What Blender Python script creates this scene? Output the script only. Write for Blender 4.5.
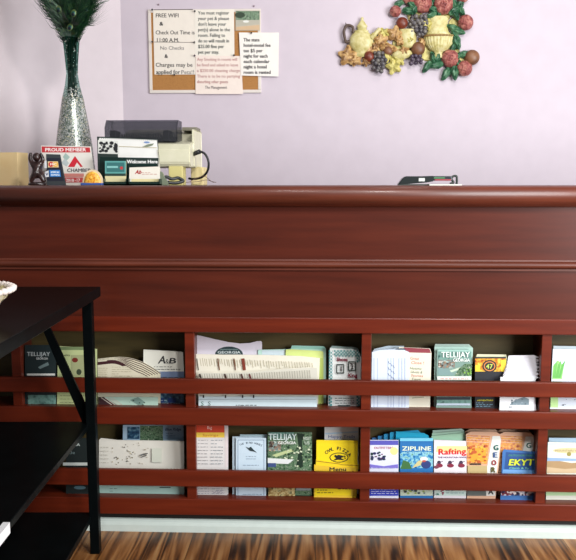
import bpy, bmesh, math, random
from mathutils import Vector, Matrix
random.seed(7)
R = math.radians
SC = bpy.context.scene
COL = SC.collection
for o in list(bpy.data.objects):
    bpy.data.objects.remove(o)

# ------------------------------------------------------------------ camera
F = 762.0
cam_d = bpy.data.cameras.new('camera'); cam_d.sensor_width = 36; cam_d.lens = F / 576 * 36
cam_d.sensor_fit = 'HORIZONTAL'; cam_d.clip_start = 0.02
cam = bpy.data.objects.new('camera', cam_d); COL.objects.link(cam)
cam.location = (0, -2.23, 1.0719)
cam.rotation_euler = (R(90 - 7.25), 0, R(2.15))
SC.camera = cam
CL = Vector(cam.location); CR = cam.rotation_euler.to_matrix()

# ------------------------------------------------------------------ world, lamps, exposure
w = bpy.data.worlds.new('world'); SC.world = w; w.use_nodes = True
w.node_tree.nodes['Background'].inputs[0].default_value = (0.97, 0.97, 1.0, 1)
w.node_tree.nodes['Background'].inputs[1].default_value = 0.19


def area(name, loc, target, size, power, color, size_y=None):
    l = bpy.data.lights.new(name, 'AREA'); l.energy = power; l.color = color
    l.shape = 'RECTANGLE'; l.size = size; l.size_y = size_y or size
    o = bpy.data.objects.new(name, l); COL.objects.link(o); o.location = loc
    o.rotation_euler = (Vector(target) - Vector(loc)).to_track_quat('-Z', 'Y').to_euler()
    return o


area('lobby_window_light', (2.35, -1.9, 1.25), (0.3, 0.0, 0.55), 1.5, 130, (0.98, 0.99, 1.0))
area('ceiling_light_lobby', (0.9, -2.2, 2.45), (0.5, 0.2, 0.7), 0.28, 40, (1, 0.97, 0.94))
area('ceiling_light_reception', (0.62, 0.10, 2.42), (0.5, 0.9, 1.1), 0.4, 4, (1, 0.95, 0.92))
area('ceiling_light_entry', (-0.25, -1.7, 2.4), (0.0, 0.0, 0.9), 0.4, 11, (1, 0.97, 0.94), 0.08)
vs = SC.view_settings
vs.view_transform = 'Standard'; vs.look = 'None'; vs.gamma = 1; vs.use_curve_mapping = False
vs.exposure = 0.0

# ------------------------------------------------------------------ projection helpers (photo pixel to point on a real plane)


def ray(px, py):
    return CR @ Vector(((px - 288) / F, -(py - 280) / F, -1))


def hit(px, py, O, N):
    d = ray(px, py)
    t = (O - CL).dot(N) / d.dot(N)
    return CL + d * t


def PY(px, py, Y):
    return hit(px, py, Vector((0, Y, 0)), Vector((0, 1, 0)))


def PZ(px, py, Z):
    return hit(px, py, Vector((0, 0, Z)), Vector((0, 0, 1)))


def XZ(px, Z, Y):   # x of a pixel column on plane Y at height Z
    p = PY(px, 280, Y)
    for k in range(4):
        # iterate row so that height is Z
        a = PY(px, 0, Y); b = PY(px, 560, Y)
        t = (Z - a.z) / (b.z - a.z)
        p = a.lerp(b, t)
    return p.x


# ------------------------------------------------------------------ materials
MATS = {}


def lin(c):
    return tuple(((v / 255) / 12.92 if v / 255 <= 0.04045 else ((v / 255 + 0.055) / 1.055) ** 2.4) for v in c) + (1,)


def new_mat(name):
    m = bpy.data.materials.new(name); m.use_nodes = True
    nt = m.node_tree
    return m, nt, nt.nodes['Principled BSDF']


def M(c, rough=0.55, metal=0.0, coat=0.0, spec=0.5, name=None):
    key = (tuple(c), rough, metal, coat, spec)
    if key in MATS:
        return MATS[key]
    m, nt, b = new_mat(name or 'paint_%d_%d_%d' % tuple(c))
    n = nt.nodes.new('ShaderNodeTexNoise'); n.inputs['Scale'].default_value = 35
    tc = nt.nodes.new('ShaderNodeTexCoord'); nt.links.new(tc.outputs['Object'], n.inputs['Vector'])
    mx = nt.nodes.new('ShaderNodeMix'); mx.data_type = 'RGBA'
    l = lin(c)
    mx.inputs[6].default_value = tuple(v * 0.93 for v in l[:3]) + (1,)
    mx.inputs[7].default_value = tuple(min(1, v * 1.05) for v in l[:3]) + (1,)
    nt.links.new(n.outputs['Fac'], mx.inputs[0]); nt.links.new(mx.outputs[2], b.inputs['Base Color'])
    b.inputs['Roughness'].default_value = rough; b.inputs['Metallic'].default_value = metal
    b.inputs['Coat Weight'].default_value = coat; b.inputs['Coat Roughness'].default_value = 0.12
    b.inputs['Specular IOR Level'].default_value = spec
    MATS[key] = m
    return m


def ramp_mat(name, cols, scale=60, stretch=(1, 1, 1), rough=0.45, detail=3, kind='noise', bump=0, interp='LINEAR', lo=0.3, hi=0.7, metal=0, coat=0, dist=0.0):
    if name in MATS:
        return MATS[name]
    m, nt, b = new_mat(name)
    tc = nt.nodes.new('ShaderNodeTexCoord'); mp = nt.nodes.new('ShaderNodeMapping')
    mp.inputs['Scale'].default_value = stretch
    nt.links.new(tc.outputs['Object'], mp.inputs['Vector'])
    if kind == 'noise':
        n = nt.nodes.new('ShaderNodeTexNoise'); n.inputs['Scale'].default_value = scale; n.inputs['Detail'].default_value = detail
        n.inputs['Distortion'].default_value = dist
        out = n.outputs['Fac']
    elif kind == 'voronoi':
        n = nt.nodes.new('ShaderNodeTexVoronoi'); n.inputs['Scale'].default_value = scale
        s = nt.nodes.new('ShaderNodeSeparateColor'); nt.links.new(n.outputs['Color'], s.inputs[0]); out = s.outputs[0]
    nt.links.new(mp.outputs[0], n.inputs['Vector'])
    r = nt.nodes.new('ShaderNodeValToRGB'); r.color_ramp.interpolation = interp
    e = r.color_ramp.elements
    k = len(cols)
    while len(e) < k:
        e.new(0.5)
    for i, c in enumerate(cols):
        e[i].position = lo + (hi - lo) * i / max(1, k - 1); e[i].color = lin(c)
    nt.links.new(out, r.inputs[0]); nt.links.new(r.outputs[0], b.inputs['Base Color'])
    b.inputs['Roughness'].default_value = rough; b.inputs['Metallic'].default_value = metal
    b.inputs['Coat Weight'].default_value = coat; b.inputs['Coat Roughness'].default_value = 0.15
    if bump:
        bp = nt.nodes.new('ShaderNodeBump'); bp.inputs['Strength'].default_value = bump; bp.inputs['Distance'].default_value = 0.004
        nt.links.new(out, bp.inputs['Height']); nt.links.new(bp.outputs[0], b.inputs['Normal'])
    MATS[name] = m
    return m


WOOD = ramp_mat('mahogany_panel', [(66, 24, 14), (77, 29, 17), (86, 34, 20)], 4, (0.7, 6, 9), 0.36, 6, lo=.25, hi=.75, coat=.08)
RAIL = ramp_mat('mahogany_rail', [(84, 27, 13), (98, 33, 16), (110, 40, 20)], 4, (0.8, 8, 12), 0.36, 6, lo=.25, hi=.75, coat=.08)
NOSE = ramp_mat('mahogany_moulding', [(76, 33, 20), (92, 41, 26), (106, 50, 33)], 5, (0.8, 8, 12), 0.42, 5, lo=.25, hi=.75, coat=.12)
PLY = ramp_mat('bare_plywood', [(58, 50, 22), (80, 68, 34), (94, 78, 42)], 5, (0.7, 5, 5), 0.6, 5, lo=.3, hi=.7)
for _m in (WOOD, RAIL): _m.node_tree.nodes['Principled BSDF'].inputs['Specular IOR Level'].default_value = .3
WALLM = ramp_mat('lavender_plaster', [(200, 189, 199), (205, 194, 204)], 14, (1, 1, 1), 0.7, 4, bump=.05)
WALLP = ramp_mat('blush_plaster', [(209, 198, 203), (214, 203, 208)], 14, (1, 1, 1), 0.7, 4, bump=.05)
BLACK = ramp_mat('black_lacquer', [(7, 10, 11), (10, 14, 15)], 20, (1, 1, 1), 0.3, 3)
BLACK.node_tree.nodes['Principled BSDF'].inputs['Specular IOR Level'].default_value = .04
WHITE = M((226, 226, 222)); PAPER = M((232, 232, 234)); CREAM = M((228, 222, 196)); INK = M((26, 26, 30)); GREY = M((120, 120, 124))


def floor_mat():
    m, nt, b = new_mat('swirled_wood_laminate')
    N = nt.nodes.new; L = nt.links.new
    tc = N('ShaderNodeTexCoord'); sp = N('ShaderNodeSeparateXYZ'); L(tc.outputs['Object'], sp.inputs[0])
    # plank index
    mu = N('ShaderNodeMath'); mu.operation = 'MULTIPLY'; mu.inputs[1].default_value = 1 / 0.125; L(sp.outputs[0], mu.inputs[0])
    fl = N('ShaderNodeMath'); fl.operation = 'FLOOR'; L(mu.outputs[0], fl.inputs[0])
    wn = N('ShaderNodeTexWhiteNoise'); wn.noise_dimensions = '1D'; L(fl.outputs[0], wn.inputs['W'])
    fr = N('ShaderNodeMath'); fr.operation = 'FRACT'; L(mu.outputs[0], fr.inputs[0])
    off = N('ShaderNodeMath'); off.operation = 'MULTIPLY'; off.inputs[1].default_value = 9; L(wn.outputs['Value'], off.inputs[0])
    cb = N('ShaderNodeCombineXYZ')
    ax = N('ShaderNodeMath'); ax.operation = 'ADD'; L(sp.outputs[0], ax.inputs[0]); L(off.outputs[0], ax.inputs[1])
    sy = N('ShaderNodeMath'); sy.operation = 'MULTIPLY'; sy.inputs[1].default_value = 0.07; L(sp.outputs[1], sy.inputs[0])
    L(ax.outputs[0], cb.inputs[0]); L(sy.outputs[0], cb.inputs[1]); L(off.outputs[0], cb.inputs[2])
    n = N('ShaderNodeTexNoise'); n.inputs['Scale'].default_value = 9; n.inputs['Detail'].default_value = 2.5; n.inputs['Distortion'].default_value = .9
    L(cb.outputs[0], n.inputs['Vector'])
    # growth rings: sine of the noise value
    k = N('ShaderNodeMath'); k.operation = 'MULTIPLY'; k.inputs[1].default_value = 44; L(n.outputs['Fac'], k.inputs[0])
    s = N('ShaderNodeMath'); s.operation = 'SINE'; L(k.outputs[0], s.inputs[0])
    n2 = N('ShaderNodeTexNoise'); n2.inputs['Scale'].default_value = 60; n2.inputs['Detail'].default_value = 4; L(cb.outputs[0], n2.inputs['Vector'])
    a = N('ShaderNodeMath'); a.operation = 'MULTIPLY_ADD'; a.inputs[1].default_value = 0.18; L(s.outputs[0], a.inputs[0]); L(n2.outputs['Fac'], a.inputs[2])
    r = N('ShaderNodeValToRGB'); e = r.color_ramp.elements
    cols = [(.2, (44, 24, 10)), (.36, (96, 58, 26)), (.5, (138, 88, 44)), (.68, (170, 118, 68)), (.9, (196, 150, 98))]
    while len(e) < 5: e.new(.5)
    for i, (p_, c) in enumerate(cols): e[i].position = p_; e[i].color = lin(c)
    L(a.outputs[0], r.inputs[0])
    tn = N('ShaderNodeMath'); tn.operation = 'MULTIPLY_ADD'; tn.inputs[1].default_value = .3; tn.inputs[2].default_value = .62; L(wn.outputs['Value'], tn.inputs[0])
    seam = N('ShaderNodeMath'); seam.operation = 'GREATER_THAN'; seam.inputs[1].default_value = .012; L(fr.outputs[0], seam.inputs[0])
    tm = N('ShaderNodeMath'); tm.operation = 'MULTIPLY'; L(tn.outputs[0], tm.inputs[0]); L(seam.outputs[0], tm.inputs[1])
    vm = N('ShaderNodeVectorMath'); vm.operation = 'SCALE'; L(r.outputs[0], vm.inputs[0]); L(tm.outputs[0], vm.inputs['Scale'])
    L(vm.outputs[0], b.inputs['Base Color']); b.inputs['Roughness'].default_value = .35
    return m


# ------------------------------------------------------------------ mesh helpers


def link(name, bm, mats, parent=None, smooth=False, loc=None):
    me = bpy.data.meshes.new(name)
    bmesh.ops.recalc_face_normals(bm, faces=bm.faces)
    if loc is not None:
        bmesh.ops.translate(bm, verts=bm.verts, vec=-Vector(loc))
    bm.to_mesh(me); bm.free()
    if not isinstance(mats, (list, tuple)): mats = [mats]
    for m in mats: me.materials.append(m)
    if smooth:
        for p in me.polygons: p.use_smooth = True
    o = bpy.data.objects.new(name, me); COL.objects.link(o)
    if loc is not None: o.location = loc
    if parent is not None:
        o.parent = parent
        o.matrix_parent_inverse = Matrix.Translation(-Vector(parent.location)) if parent.rotation_euler.z == 0 else Matrix.Identity(4)
    return o


def tag(o, label=None, cat=None, group=None, kind=None):
    if label: o['label'] = label
    if cat: o['category'] = cat
    if group: o['group'] = group
    if kind: o['kind'] = kind
    return o


def empty(name, loc, label, cat, group=None, rz=0):
    o = bpy.data.objects.new(name, None); COL.objects.link(o); o.location = loc; o.rotation_euler.z = rz
    o.empty_display_size = .05
    return tag(o, label, cat, group)


def box(bm, x0, x1, y0, y1, z0, z1, bev=0, mi=0, mat=None):
    vs_ = [bm.verts.new(Vector((x, y, z)) if mat is None else mat @ Vector((x, y, z))) for x in (x0, x1) for y in (y0, y1) for z in (z0, z1)]
    idx = [(0, 1, 3, 2), (4, 6, 7, 5), (0, 4, 5, 1), (2, 3, 7, 6), (0, 2, 6, 4), (1, 5, 7, 3)]
    fs = [bm.faces.new([vs_[i] for i in f]) for f in idx]
    for f in fs: f.material_index = mi
    if bev:
        es = list({e for f in fs for e in f.edges})
        r = bmesh.ops.bevel(bm, geom=es, offset=bev, segments=2, affect='EDGES', profile=.5)
        for f in r['faces']: f.material_index = mi
    return vs_


def extrude_x(bm, prof, x0, x1, mi=0):
    a = [bm.verts.new((x0, y, z)) for y, z in prof]; b = [bm.verts.new((x1, y, z)) for y, z in prof]
    n = len(prof)
    for i in range(n):
        f = bm.faces.new((a[i], a[(i + 1) % n], b[(i + 1) % n], b[i])); f.material_index = mi
    bm.faces.new(a); bm.faces.new(b[::-1])


def prism(bm, pts, vec, mi=0):   # pts: 3-D polygon, extruded by vec
    a = [bm.verts.new(p) for p in pts]; b = [bm.verts.new(Vector(p) + vec) for p in pts]
    n = len(pts)
    fs = [bm.faces.new(a), bm.faces.new(b[::-1])]
    for i in range(n):
        fs.append(bm.faces.new((a[i], b[i], b[(i + 1) % n], a[(i + 1) % n])))
    for f in fs: f.material_index = mi
    return fs


def lathe(bm, prof, c, seg=24, sy=1.0, mi=0, rib=0, ribn=0):
    rings = []
    for r, z in prof:
        ring = []
        for i in range(seg):
            a = 2 * math.pi * i / seg
            rr = r * (1 + rib * math.cos(ribn * a))
            ring.append(bm.verts.new((c[0] + rr * math.cos(a), c[1] + rr * math.sin(a) * sy, c[2] + z)))
        rings.append(ring)
    for k in range(len(rings) - 1):
        for i in range(seg):
            f = bm.faces.new((rings[k][i], rings[k][(i + 1) % seg], rings[k + 1][(i + 1) % seg], rings[k + 1][i])); f.material_index = mi; f.smooth = True
    for ring in (rings[0], rings[-1]):
        try:
            f = bm.faces.new(ring); f.material_index = mi
        except ValueError: pass


def tube(bm, pts, rad, seg=8, mi=0):
    pts = [Vector(p) for p in pts]
    if not isinstance(rad, (list, tuple)): rad = [rad] * len(pts)
    rings = []
    up = Vector((0, 1, 0))
    for i, p in enumerate(pts):
        d = (pts[min(i + 1, len(pts) - 1)] - pts[max(i - 1, 0)]).normalized()
        s = d.cross(up)
        if s.length < .1: s = d.cross(Vector((1, 0, 0)))
        s.normalize(); t = s.cross(d).normalized()
        rings.append([bm.verts.new(p + (s * math.cos(2 * math.pi * k / seg) + t * math.sin(2 * math.pi * k / seg)) * rad[i]) for k in range(seg)])
    for a, b in zip(rings, rings[1:]):
        for k in range(seg):
            f = bm.faces.new((a[k], a[(k + 1) % seg], b[(k + 1) % seg], b[k])); f.material_index = mi; f.smooth = True
    bm.faces.new(rings[0]).material_index = mi; bm.faces.new(rings[-1]).material_index = mi


def spline(pts, n=8):
    pts = [Vector(p) for p in pts]; out = []
    P_ = [pts[0]] + pts + [pts[-1]]
    for i in range(1, len(P_) - 2):
        for k in range(n):
            t = k / n
            a, b, c, d = P_[i - 1], P_[i], P_[i + 1], P_[i + 2]
            out.append(.5 * ((2 * b) + (c - a) * t + (2 * a - 5 * b + 4 * c - d) * t * t + (3 * b - a - 3 * c + d) * t ** 3))
    out.append(pts[-1])
    return out


def ball(bm, c, r, sx=1, sy=1, sz=1, mi=0, sub=2, rot=None):
    m = Matrix.Translation(c) @ (rot.to_4x4() if rot else Matrix.Identity(4)) @ Matrix.Diagonal((r * sx, r * sy, r * sz, 1))
    res = bmesh.ops.create_icosphere(bm, subdivisions=sub, radius=1, matrix=m)
    fs = {f for v in res['verts'] for f in v.link_faces}
    for f in fs: f.material_index = mi; f.smooth = True


# ------------------------------------------------------------------ setting
bm = bmesh.new(); box(bm, -2.2, 2.4, -3.2, 1.12, -.04, 0)
tag(link('floor', bm, floor_mat()), kind='structure')
YW = 1.0
xc = PY(123, 100, YW).x
bm = bmesh.new(); box(bm, xc - .02, 2.4, YW, YW + .1, 0, 2.6)
tag(link('wall_back', bm, WALLM), kind='structure')
# the left wall runs off at an angle from the corner
wl = Vector((PY(-60, 100, .48).x, .48, 0)); wl = wl + (wl - Vector((xc, YW, 0))) * .6
c0 = Vector((xc, YW, 0)); dv = (c0 - wl).normalized(); nv = Vector((-dv.y, dv.x, 0))
bm = bmesh.new()
q = [wl, c0 + dv * .06, c0 + dv * .06 + nv * .1, wl + nv * .1]
prism(bm, q, Vector((0, 0, 2.6)))
tag(link('wall_left', bm, WALLP), kind='structure')

# ------------------------------------------------------------------ reception counter
H = 1.065
XL, XR = -1.75, 1.75
ctr = empty('reception_counter', (0, 0, 0), 'long mahogany reception counter with a built-in brochure rack in its front', 'counter')
bm = bmesh.new()
extrude_x(bm, [(.46, H - .03), (.46, H), (-.024, H), (-.034, H - .0015), (-.042, H - .006), (-.047, H - .013), (-.0495, H - .022), (-.049, H - .031), (-.045, H - .040),
               (-.037, H - .049), (-.024, H - .057), (-.006, H - .062), (.012, H - .063), (.012, H - .03)], XL, XR)
for f in bm.faces: f.smooth = abs(f.normal.x) < .5 and f.calc_area() < .2
top = link('counter_top', bm, NOSE, ctr)
zm1, zm0 = PY(360, 259.5, 0).z, PY(360, 270.3, 0).z
bm = bmesh.new(); box(bm, XL, XR, .002, .03, zm0 + .004, H - .03)
link('upper_panel', bm, WOOD, ctr)
bm = bmesh.new()
pr = [(.02, zm0), (-.004, zm0), (-.004, zm0 + .006)]
for k in range(9):
    a = -math.pi / 2 + math.pi * k / 8
    pr.append((-.007 - .010 * math.cos(a), zm0 + .0175 + .0095 * math.sin(a)))
pr += [(-.004, zm1 - .004), (-.003, zm1), (.02, zm1)]
extrude_x(bm, pr, XL, XR)
link('moulding', bm, NOSE, ctr)
zt = .674
bm = bmesh.new(); box(bm, XL, XR, .004, .03, zt - .03, zm0 + .003); link('lower_panel', bm, WOOD, ctr)
rails = [(.6755, .6285, 'rack_rail'), (.4865, .4402, 'slat'), (.3947, .3407, 'rack_rail'), (.1993, .1472, 'slat'), (.1064, .0538, 'rack_rail')]
for z1, z0, nm in rails:
    bm = bmesh.new()
    y0 = -.004 if nm == 'slat' else 0.0
    box(bm, XL, XR, y0, .018 if nm != 'slat' else .012, z0, z1, bev=.003)
    link(nm, bm, RAIL, ctr)
for k in range(-1, 4):
    x = -.3814 + .532 * (k)
    bm = bmesh.new(); box(bm, x - .0145, x + .0145, .010, .030, .06, .66, bev=.0015)
    link('stile', bm, RAIL, ctr)
    bm = bmesh.new(); box(bm, x - .009, x + .009, .03, .118, .06, .66)
    link('divider', bm, WOOD, ctr)
bm = bmesh.new(); box(bm, XL, XR, .118, .13, .0, .80); link('back_panel', bm, PLY, ctr)
SH1, SH2 = .392, .1035
for z in (SH1, SH2):
    bm = bmesh.new(); box(bm, XL, XR, .016, .12, z - .018, z); link('shelf', bm, RAIL, ctr)
bm = bmesh.new(); box(bm, XL, XR, .016, .12, .655, .67); link('rack_ceiling', bm, WOOD, ctr)
bm = bmesh.new(); box(bm, XL, XR, .02, .036, 0, .07); link('toe_kick', bm, M((20, 14, 12)), ctr)  # near-black colour paints in the shadow of the recess
bm = bmesh.new(); box(bm, XL, XR, .13, .44, 0, H - .03); link('cabinet_body', bm, WOOD, ctr)
bm = bmesh.new()
extrude_x(bm, [(.02, 0), (.02, .034), (.010, .034), (.002, .030), (-.002, .020), (-.004, 0)], XL, XR)
tag(link('baseboard_counter', bm, M((196, 208, 202), rough=.4)), kind='structure')

# ------------------------------------------------------------------ printed sheets
FONT_CACHE = {}


def glyphs(s, spacing=1.0):
    key = (s, spacing)
    if key not in FONT_CACHE:
        cu = bpy.data.curves.new('t', 'FONT'); cu.body = s; cu.resolution_u = 2; cu.space_character = spacing
        cu.fill_mode = 'FRONT'
        ob = bpy.data.objects.new('t', cu); COL.objects.link(ob)
        dg = bpy.context.evaluated_depsgraph_get(); dg.update()
        me = bpy.data.meshes.new_from_object(ob.evaluated_get(dg))
        vv = [v.co.copy() for v in me.vertices]; ff = [tuple(p.vertices) for p in me.polygons]
        bpy.data.objects.remove(ob); bpy.data.curves.remove(cu); bpy.data.meshes.remove(me)
        FONT_CACHE[key] = (vv, ff)
    return FONT_CACHE[key]


class Sheet:
    """flat printed thing; all coordinates are photo pixels cast on its own plane"""

    def __init__(s, name, label, cat, outline, base, col, lean=0.0, th=.0015, group=None, yaw=0.0, snap=None):
        s.name, s.label, s.cat, s.group = name, label, cat, group
        s.yaw = yaw
        if len(outline) == 4 and not isinstance(outline[0], (tuple, list)):
            x0, y0, x1, y1 = outline; outline = [(x0, y1), (x1, y1), (x1, y0), (x0, y0)]
        s.U = Vector((math.cos(yaw), math.sin(yaw), 0))
        back = Vector((-math.sin(yaw), math.cos(yaw), 0))
        s.V = (Vector((0, 0, 1)) * math.cos(lean) + back * math.sin(lean)).normalized()
        s.N = s.U.cross(s.V)       # towards the viewer
        s.Y, s.Z = base            # plane passes through (x?, Y, Z)
        px = sum(p[0] for p in outline) / len(outline)
        s.O = Vector((XZ(px, s.Z if s.Z is not None else 1, s.Y), s.Y, s.Z if s.Z is not None else 0))
        if s.Z is None: s.O = PY(px, max(p[1] for p in outline), s.Y)
        s.bm = bmesh.new(); s.mats = []; s.th = th
        yb = max(p[1] for p in outline)
        pts = []
        for p in outline:
            q_ = s.loc(*p)
            if s.Z is not None and p[1] >= yb - 1.01: q_.y = 0
            pts.append(Vector((q_.x, q_.y, 0)))
        prism(s.bm, pts, Vector((0, 0, -th)), s.mi(col))
        s.lay = 0

    def mi(s, m):
        if not isinstance(m, bpy.types.Material): m = M(m)
        if m not in s.mats: s.mats.append(m)
        return s.mats.index(m)

    def loc(s, px, py):
        h = hit(px, py, s.O, s.N) - s.O
        return Vector((h.dot(s.U), h.dot(s.V), 0))

    def poly(s, col, pts):
        s.lay += 1
        v = [s.bm.verts.new(s.loc(*p) + Vector((0, 0, .0002 + .00007 * s.lay))) for p in pts]
        s.bm.faces.new(v).material_index = s.mi(col)
        return s

    def rect(s, col, x0, y0, x1, y1):
        return s.poly(col, [(x0, y1), (x1, y1), (x1, y0), (x0, y0)])

    def disc(s, col, cx, cy, rx, ry=None, a0=0, a1=360, n=18):
        ry = ry or rx
        return s.poly(col, [(cx + rx * math.cos(R(a0 + (a1 - a0) * i / n)), cy - ry * math.sin(R(a0 + (a1 - a0) * i / n))) for i in range(n + (a1 - a0 < 360))])

    def line(s, col, x0, y0, x1, y1, w_=.5):
        d = math.hypot(x1 - x0, y1 - y0) or 1; nx, ny = -(y1 - y0) / d * w_ / 2, (x1 - x0) / d * w_ / 2
        return s.poly(col, [(x0 + nx, y0 + ny), (x1 + nx, y1 + ny), (x1 - nx, y1 - ny), (x0 - nx, y0 - ny)])

    def text(s, col, t, x, y, size, width=None, rot=0, bold=0, shear=0):
        """x,y: baseline start in px, size: capital height in px, width: total width in px"""
        vv, ff = glyphs(t)
        if not vv: return s
        s.lay += 1
        w0 = max(v.x for v in vv) or 1
        sc = size / .69; sx = (width / w0) if width else sc
        i = s.mi(col)
        offs = [(0, 0)] if not bold else [(-bold / 2, 0), (bold / 2, 0), (0, bold / 2)]
        for k, (ox, oy) in enumerate(offs):
            ws = []
            for v in vv:
                a, b = v.x * sx + v.y * sc * shear + ox, v.y * sc + oy
                c, d = a * math.cos(R(rot)) - b * math.sin(R(rot)), a * math.sin(R(rot)) + b * math.cos(R(rot))
                ws.append(s.bm.verts.new(s.loc(x + c, y - d) + Vector((0, 0, .0002 + .00007 * s.lay + .00002 * k))))
            for f in ff:
                try: s.bm.faces.new([ws[j] for j in f]).material_index = i
                except ValueError: pass
        return s

    def scrib(s, col, x0, y0, x1, y1, n=4, w_=.45, gap=.25):
        """rows of unreadably small print as short dashes"""
        for k in range(n):
            y = y0 + (y1 - y0) * (k + .5) / n
            x = x0
            while x < x1:
                l = random.uniform(1.2, 4)
                s.line(col, x, y, min(x + l, x1), y + random.uniform(-.15, .15), w_)
                x += l + random.uniform(.6, 1.4)
                if random.random() < gap * .15: break
        return s

    def specks(s, col, x0, y0, x1, y1, n=20, a=.4, b=1.2):
        for k in range(n):
            x, y = random.uniform(x0, x1), random.uniform(y0, y1); r = random.uniform(a, b)
            if not isinstance(col, list): c = col
            else: c = random.choice(col)
            s.disc(c, min(max(x, x0 + r), x1 - r), min(max(y, y0 + r), y1 - r), r, r * random.uniform(.5, 1), n=7)
        return s

    def done(s):
        m3 = Matrix((s.U, s.V, s.N)).transposed()
        me = bpy.data.meshes.new(s.name)
        bm_ = s.bm
        # front art faces must face the viewer; body normals recalculated on their own
        bm_.normal_update()
        for f in bm_.faces:
            if len({round(v.co.z, 6) for v in f.verts}) == 1 and f.calc_center_median().z > .0001 and f.normal.z < 0: f.normal_flip()
        bm_.to_mesh(me); bm_.free()
        for m in s.mats: me.materials.append(m)
        o = bpy.data.objects.new(s.name, me); COL.objects.link(o)
        o.matrix_world = Matrix.Translation(s.O) @ m3.to_4x4()
        if s.label: tag(o, s.label, s.cat, s.group)
        s.o = o
        return o


def behind(o, offs, label, group):
    """copies of a printed thing standing behind it in the same pocket"""
    for dx, dy, dz in offs:
        c = o.copy(); COL.objects.link(c)
        c.location = o.location + Vector((dx, dy, dz)); c['label'] = label
        if group: c['group'] = group


LEAN = R(5)


def pocket(name, label, outline, col, row=1, dep=0, **k):
    return Sheet(name, label, k.pop('cat', 'brochure'), outline, (.034 + .0035 * dep, SH1 if row == 1 else SH2), col, lean=k.pop('lean', LEAN), **k)


PH_GREEN = ramp_mat('print_forest', [(14, 34, 24), (50, 84, 56), (120, 150, 116), (40, 72, 56), (205, 218, 190)], 150, rough=.35)
PH_TEAL = ramp_mat('print_teal_landscape', [(50, 84, 80), (120, 160, 150), (90, 130, 120)], 60, rough=.35)
PH_VALLEY = ramp_mat('print_valley', [(60, 50, 50), (140, 120, 104), (110, 140, 140), (200, 214, 200)], 80, rough=.35)
PH_AUTUMN = ramp_mat('print_autumn', [(150, 76, 50), (206, 132, 96), (224, 164, 70), (222, 170, 146)], 120, rough=.35)
PH_BLUE = ramp_mat('print_rapids', [(20, 60, 120), (40, 130, 190), (150, 210, 220), (60, 110, 60)], 90, rough=.35)
PH_CROWD = ramp_mat('print_crowd', [(30, 20, 50), (200, 200, 210), (120, 40, 60), (230, 220, 220), (40, 60, 110)], 150, rough=.35, kind='voronoi', interp='CONSTANT', lo=0, hi=.8)
PH_FOOD = ramp_mat('print_loaves', [(50, 60, 40), (150, 120, 70), (214, 196, 140), (60, 70, 50)], 90, rough=.35)
PH_NIGHT = ramp_mat('print_dark_blue', [(18, 34, 60), (40, 80, 110), (110, 150, 170)], 90, rough=.35)
PH_RED = ramp_mat('print_red_gold', [(150, 30, 24), (214, 150, 40), (240, 220, 90)], 100, rough=.35)
CHECK = ramp_mat('x', [(0, 0, 0), (1, 1, 1)]) if False else None


def ellijay(s, x0, y0, x1, y1, full=True):
    """landscape travel guide cover"""
    w_, h_ = x1 - x0, y1 - y0
    s.rect(PH_TEAL, x0, y0, x1, y0 + h_ * .36)
    s.rect(PH_VALLEY, x0, y0 + h_ * .36, x0 + w_ * .5, y0 + h_ * .66)
    s.poly(M((120, 150, 148)), [(x0, y0 + h_ * .62), (x0 + w_ * .4, y0 + h_ * .72), (x0 + w_ * .45, y0 + h_ * .9), (x0, y0 + h_ * .9)])
    s.poly(M((196, 214, 190)), [(x0 + w_ * .35, y0 + h_ * .74), (x0 + w_ * .85, y0 + h_ * .55), (x0 + w_ * .85, y0 + h_ * .62), (x0 + w_ * .4, y0 + h_ * .8)])
    s.poly(PH_GREEN, [(x0 + w_ * .5, y0 + h_ * .92), (x1, y0 + h_ * .92), (x1, y0 + h_ * .5), (x0 + w_ * .8, y0 + h_ * .5), (x0 + w_ * .62, y0 + h_ * .68)])
    s.rect(M((150, 188, 178)), x0, y0, x1, y0 + h_ * .07)
    s.specks([(60, 50, 44), (160, 130, 100), (200, 200, 190)], x0, y0 + h_ * .4, x0 + w_ * .5, y0 + h_ * .66, 22, .5, 1.4).specks([(120, 170, 70), (40, 90, 40)], x0 + w_ * .62, y0 + h_ * .62, x1, y0 + h_ * .92, 24, .4, 1.2)
    s.text((226, 238, 232), 'TELLIJAY', x0 + w_ * .09, y0 + h_ * .27, h_ * .19, w_ * .85, bold=.3)
    s.text((236, 242, 238), 'GEORGIA', x0 + w_ * .44, y0 + h_ * .42, h_ * .11, w_ * .5, bold=.2)


# ---------- upper row, left compartment
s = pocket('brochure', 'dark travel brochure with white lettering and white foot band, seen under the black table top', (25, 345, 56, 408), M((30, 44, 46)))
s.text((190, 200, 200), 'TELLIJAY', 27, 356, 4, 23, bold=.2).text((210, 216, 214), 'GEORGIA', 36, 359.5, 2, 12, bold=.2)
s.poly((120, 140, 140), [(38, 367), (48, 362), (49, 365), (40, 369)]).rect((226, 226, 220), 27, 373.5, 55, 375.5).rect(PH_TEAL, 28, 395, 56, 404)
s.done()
s = pocket('brochure', 'pale green brochure with two small picture panels, upper row behind the black table leg', [(57, 408), (97, 408), (97, 349), (84, 347.5), (58, 346)], M((196, 208, 150)), dep=1)
s.rect((120, 140, 96), 58, 346.8, 84, 350).rect((170, 176, 130), 71, 355, 84, 376).disc((120, 40, 30), 75, 360, 3, 2.4).disc((60, 70, 50), 79, 372, 2.6, 3)
s.text((80, 80, 60), 'Apples', 61, 356, 2, 9).scrib((120, 120, 90), 60, 394, 84, 404, 3)
s.done()
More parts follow.
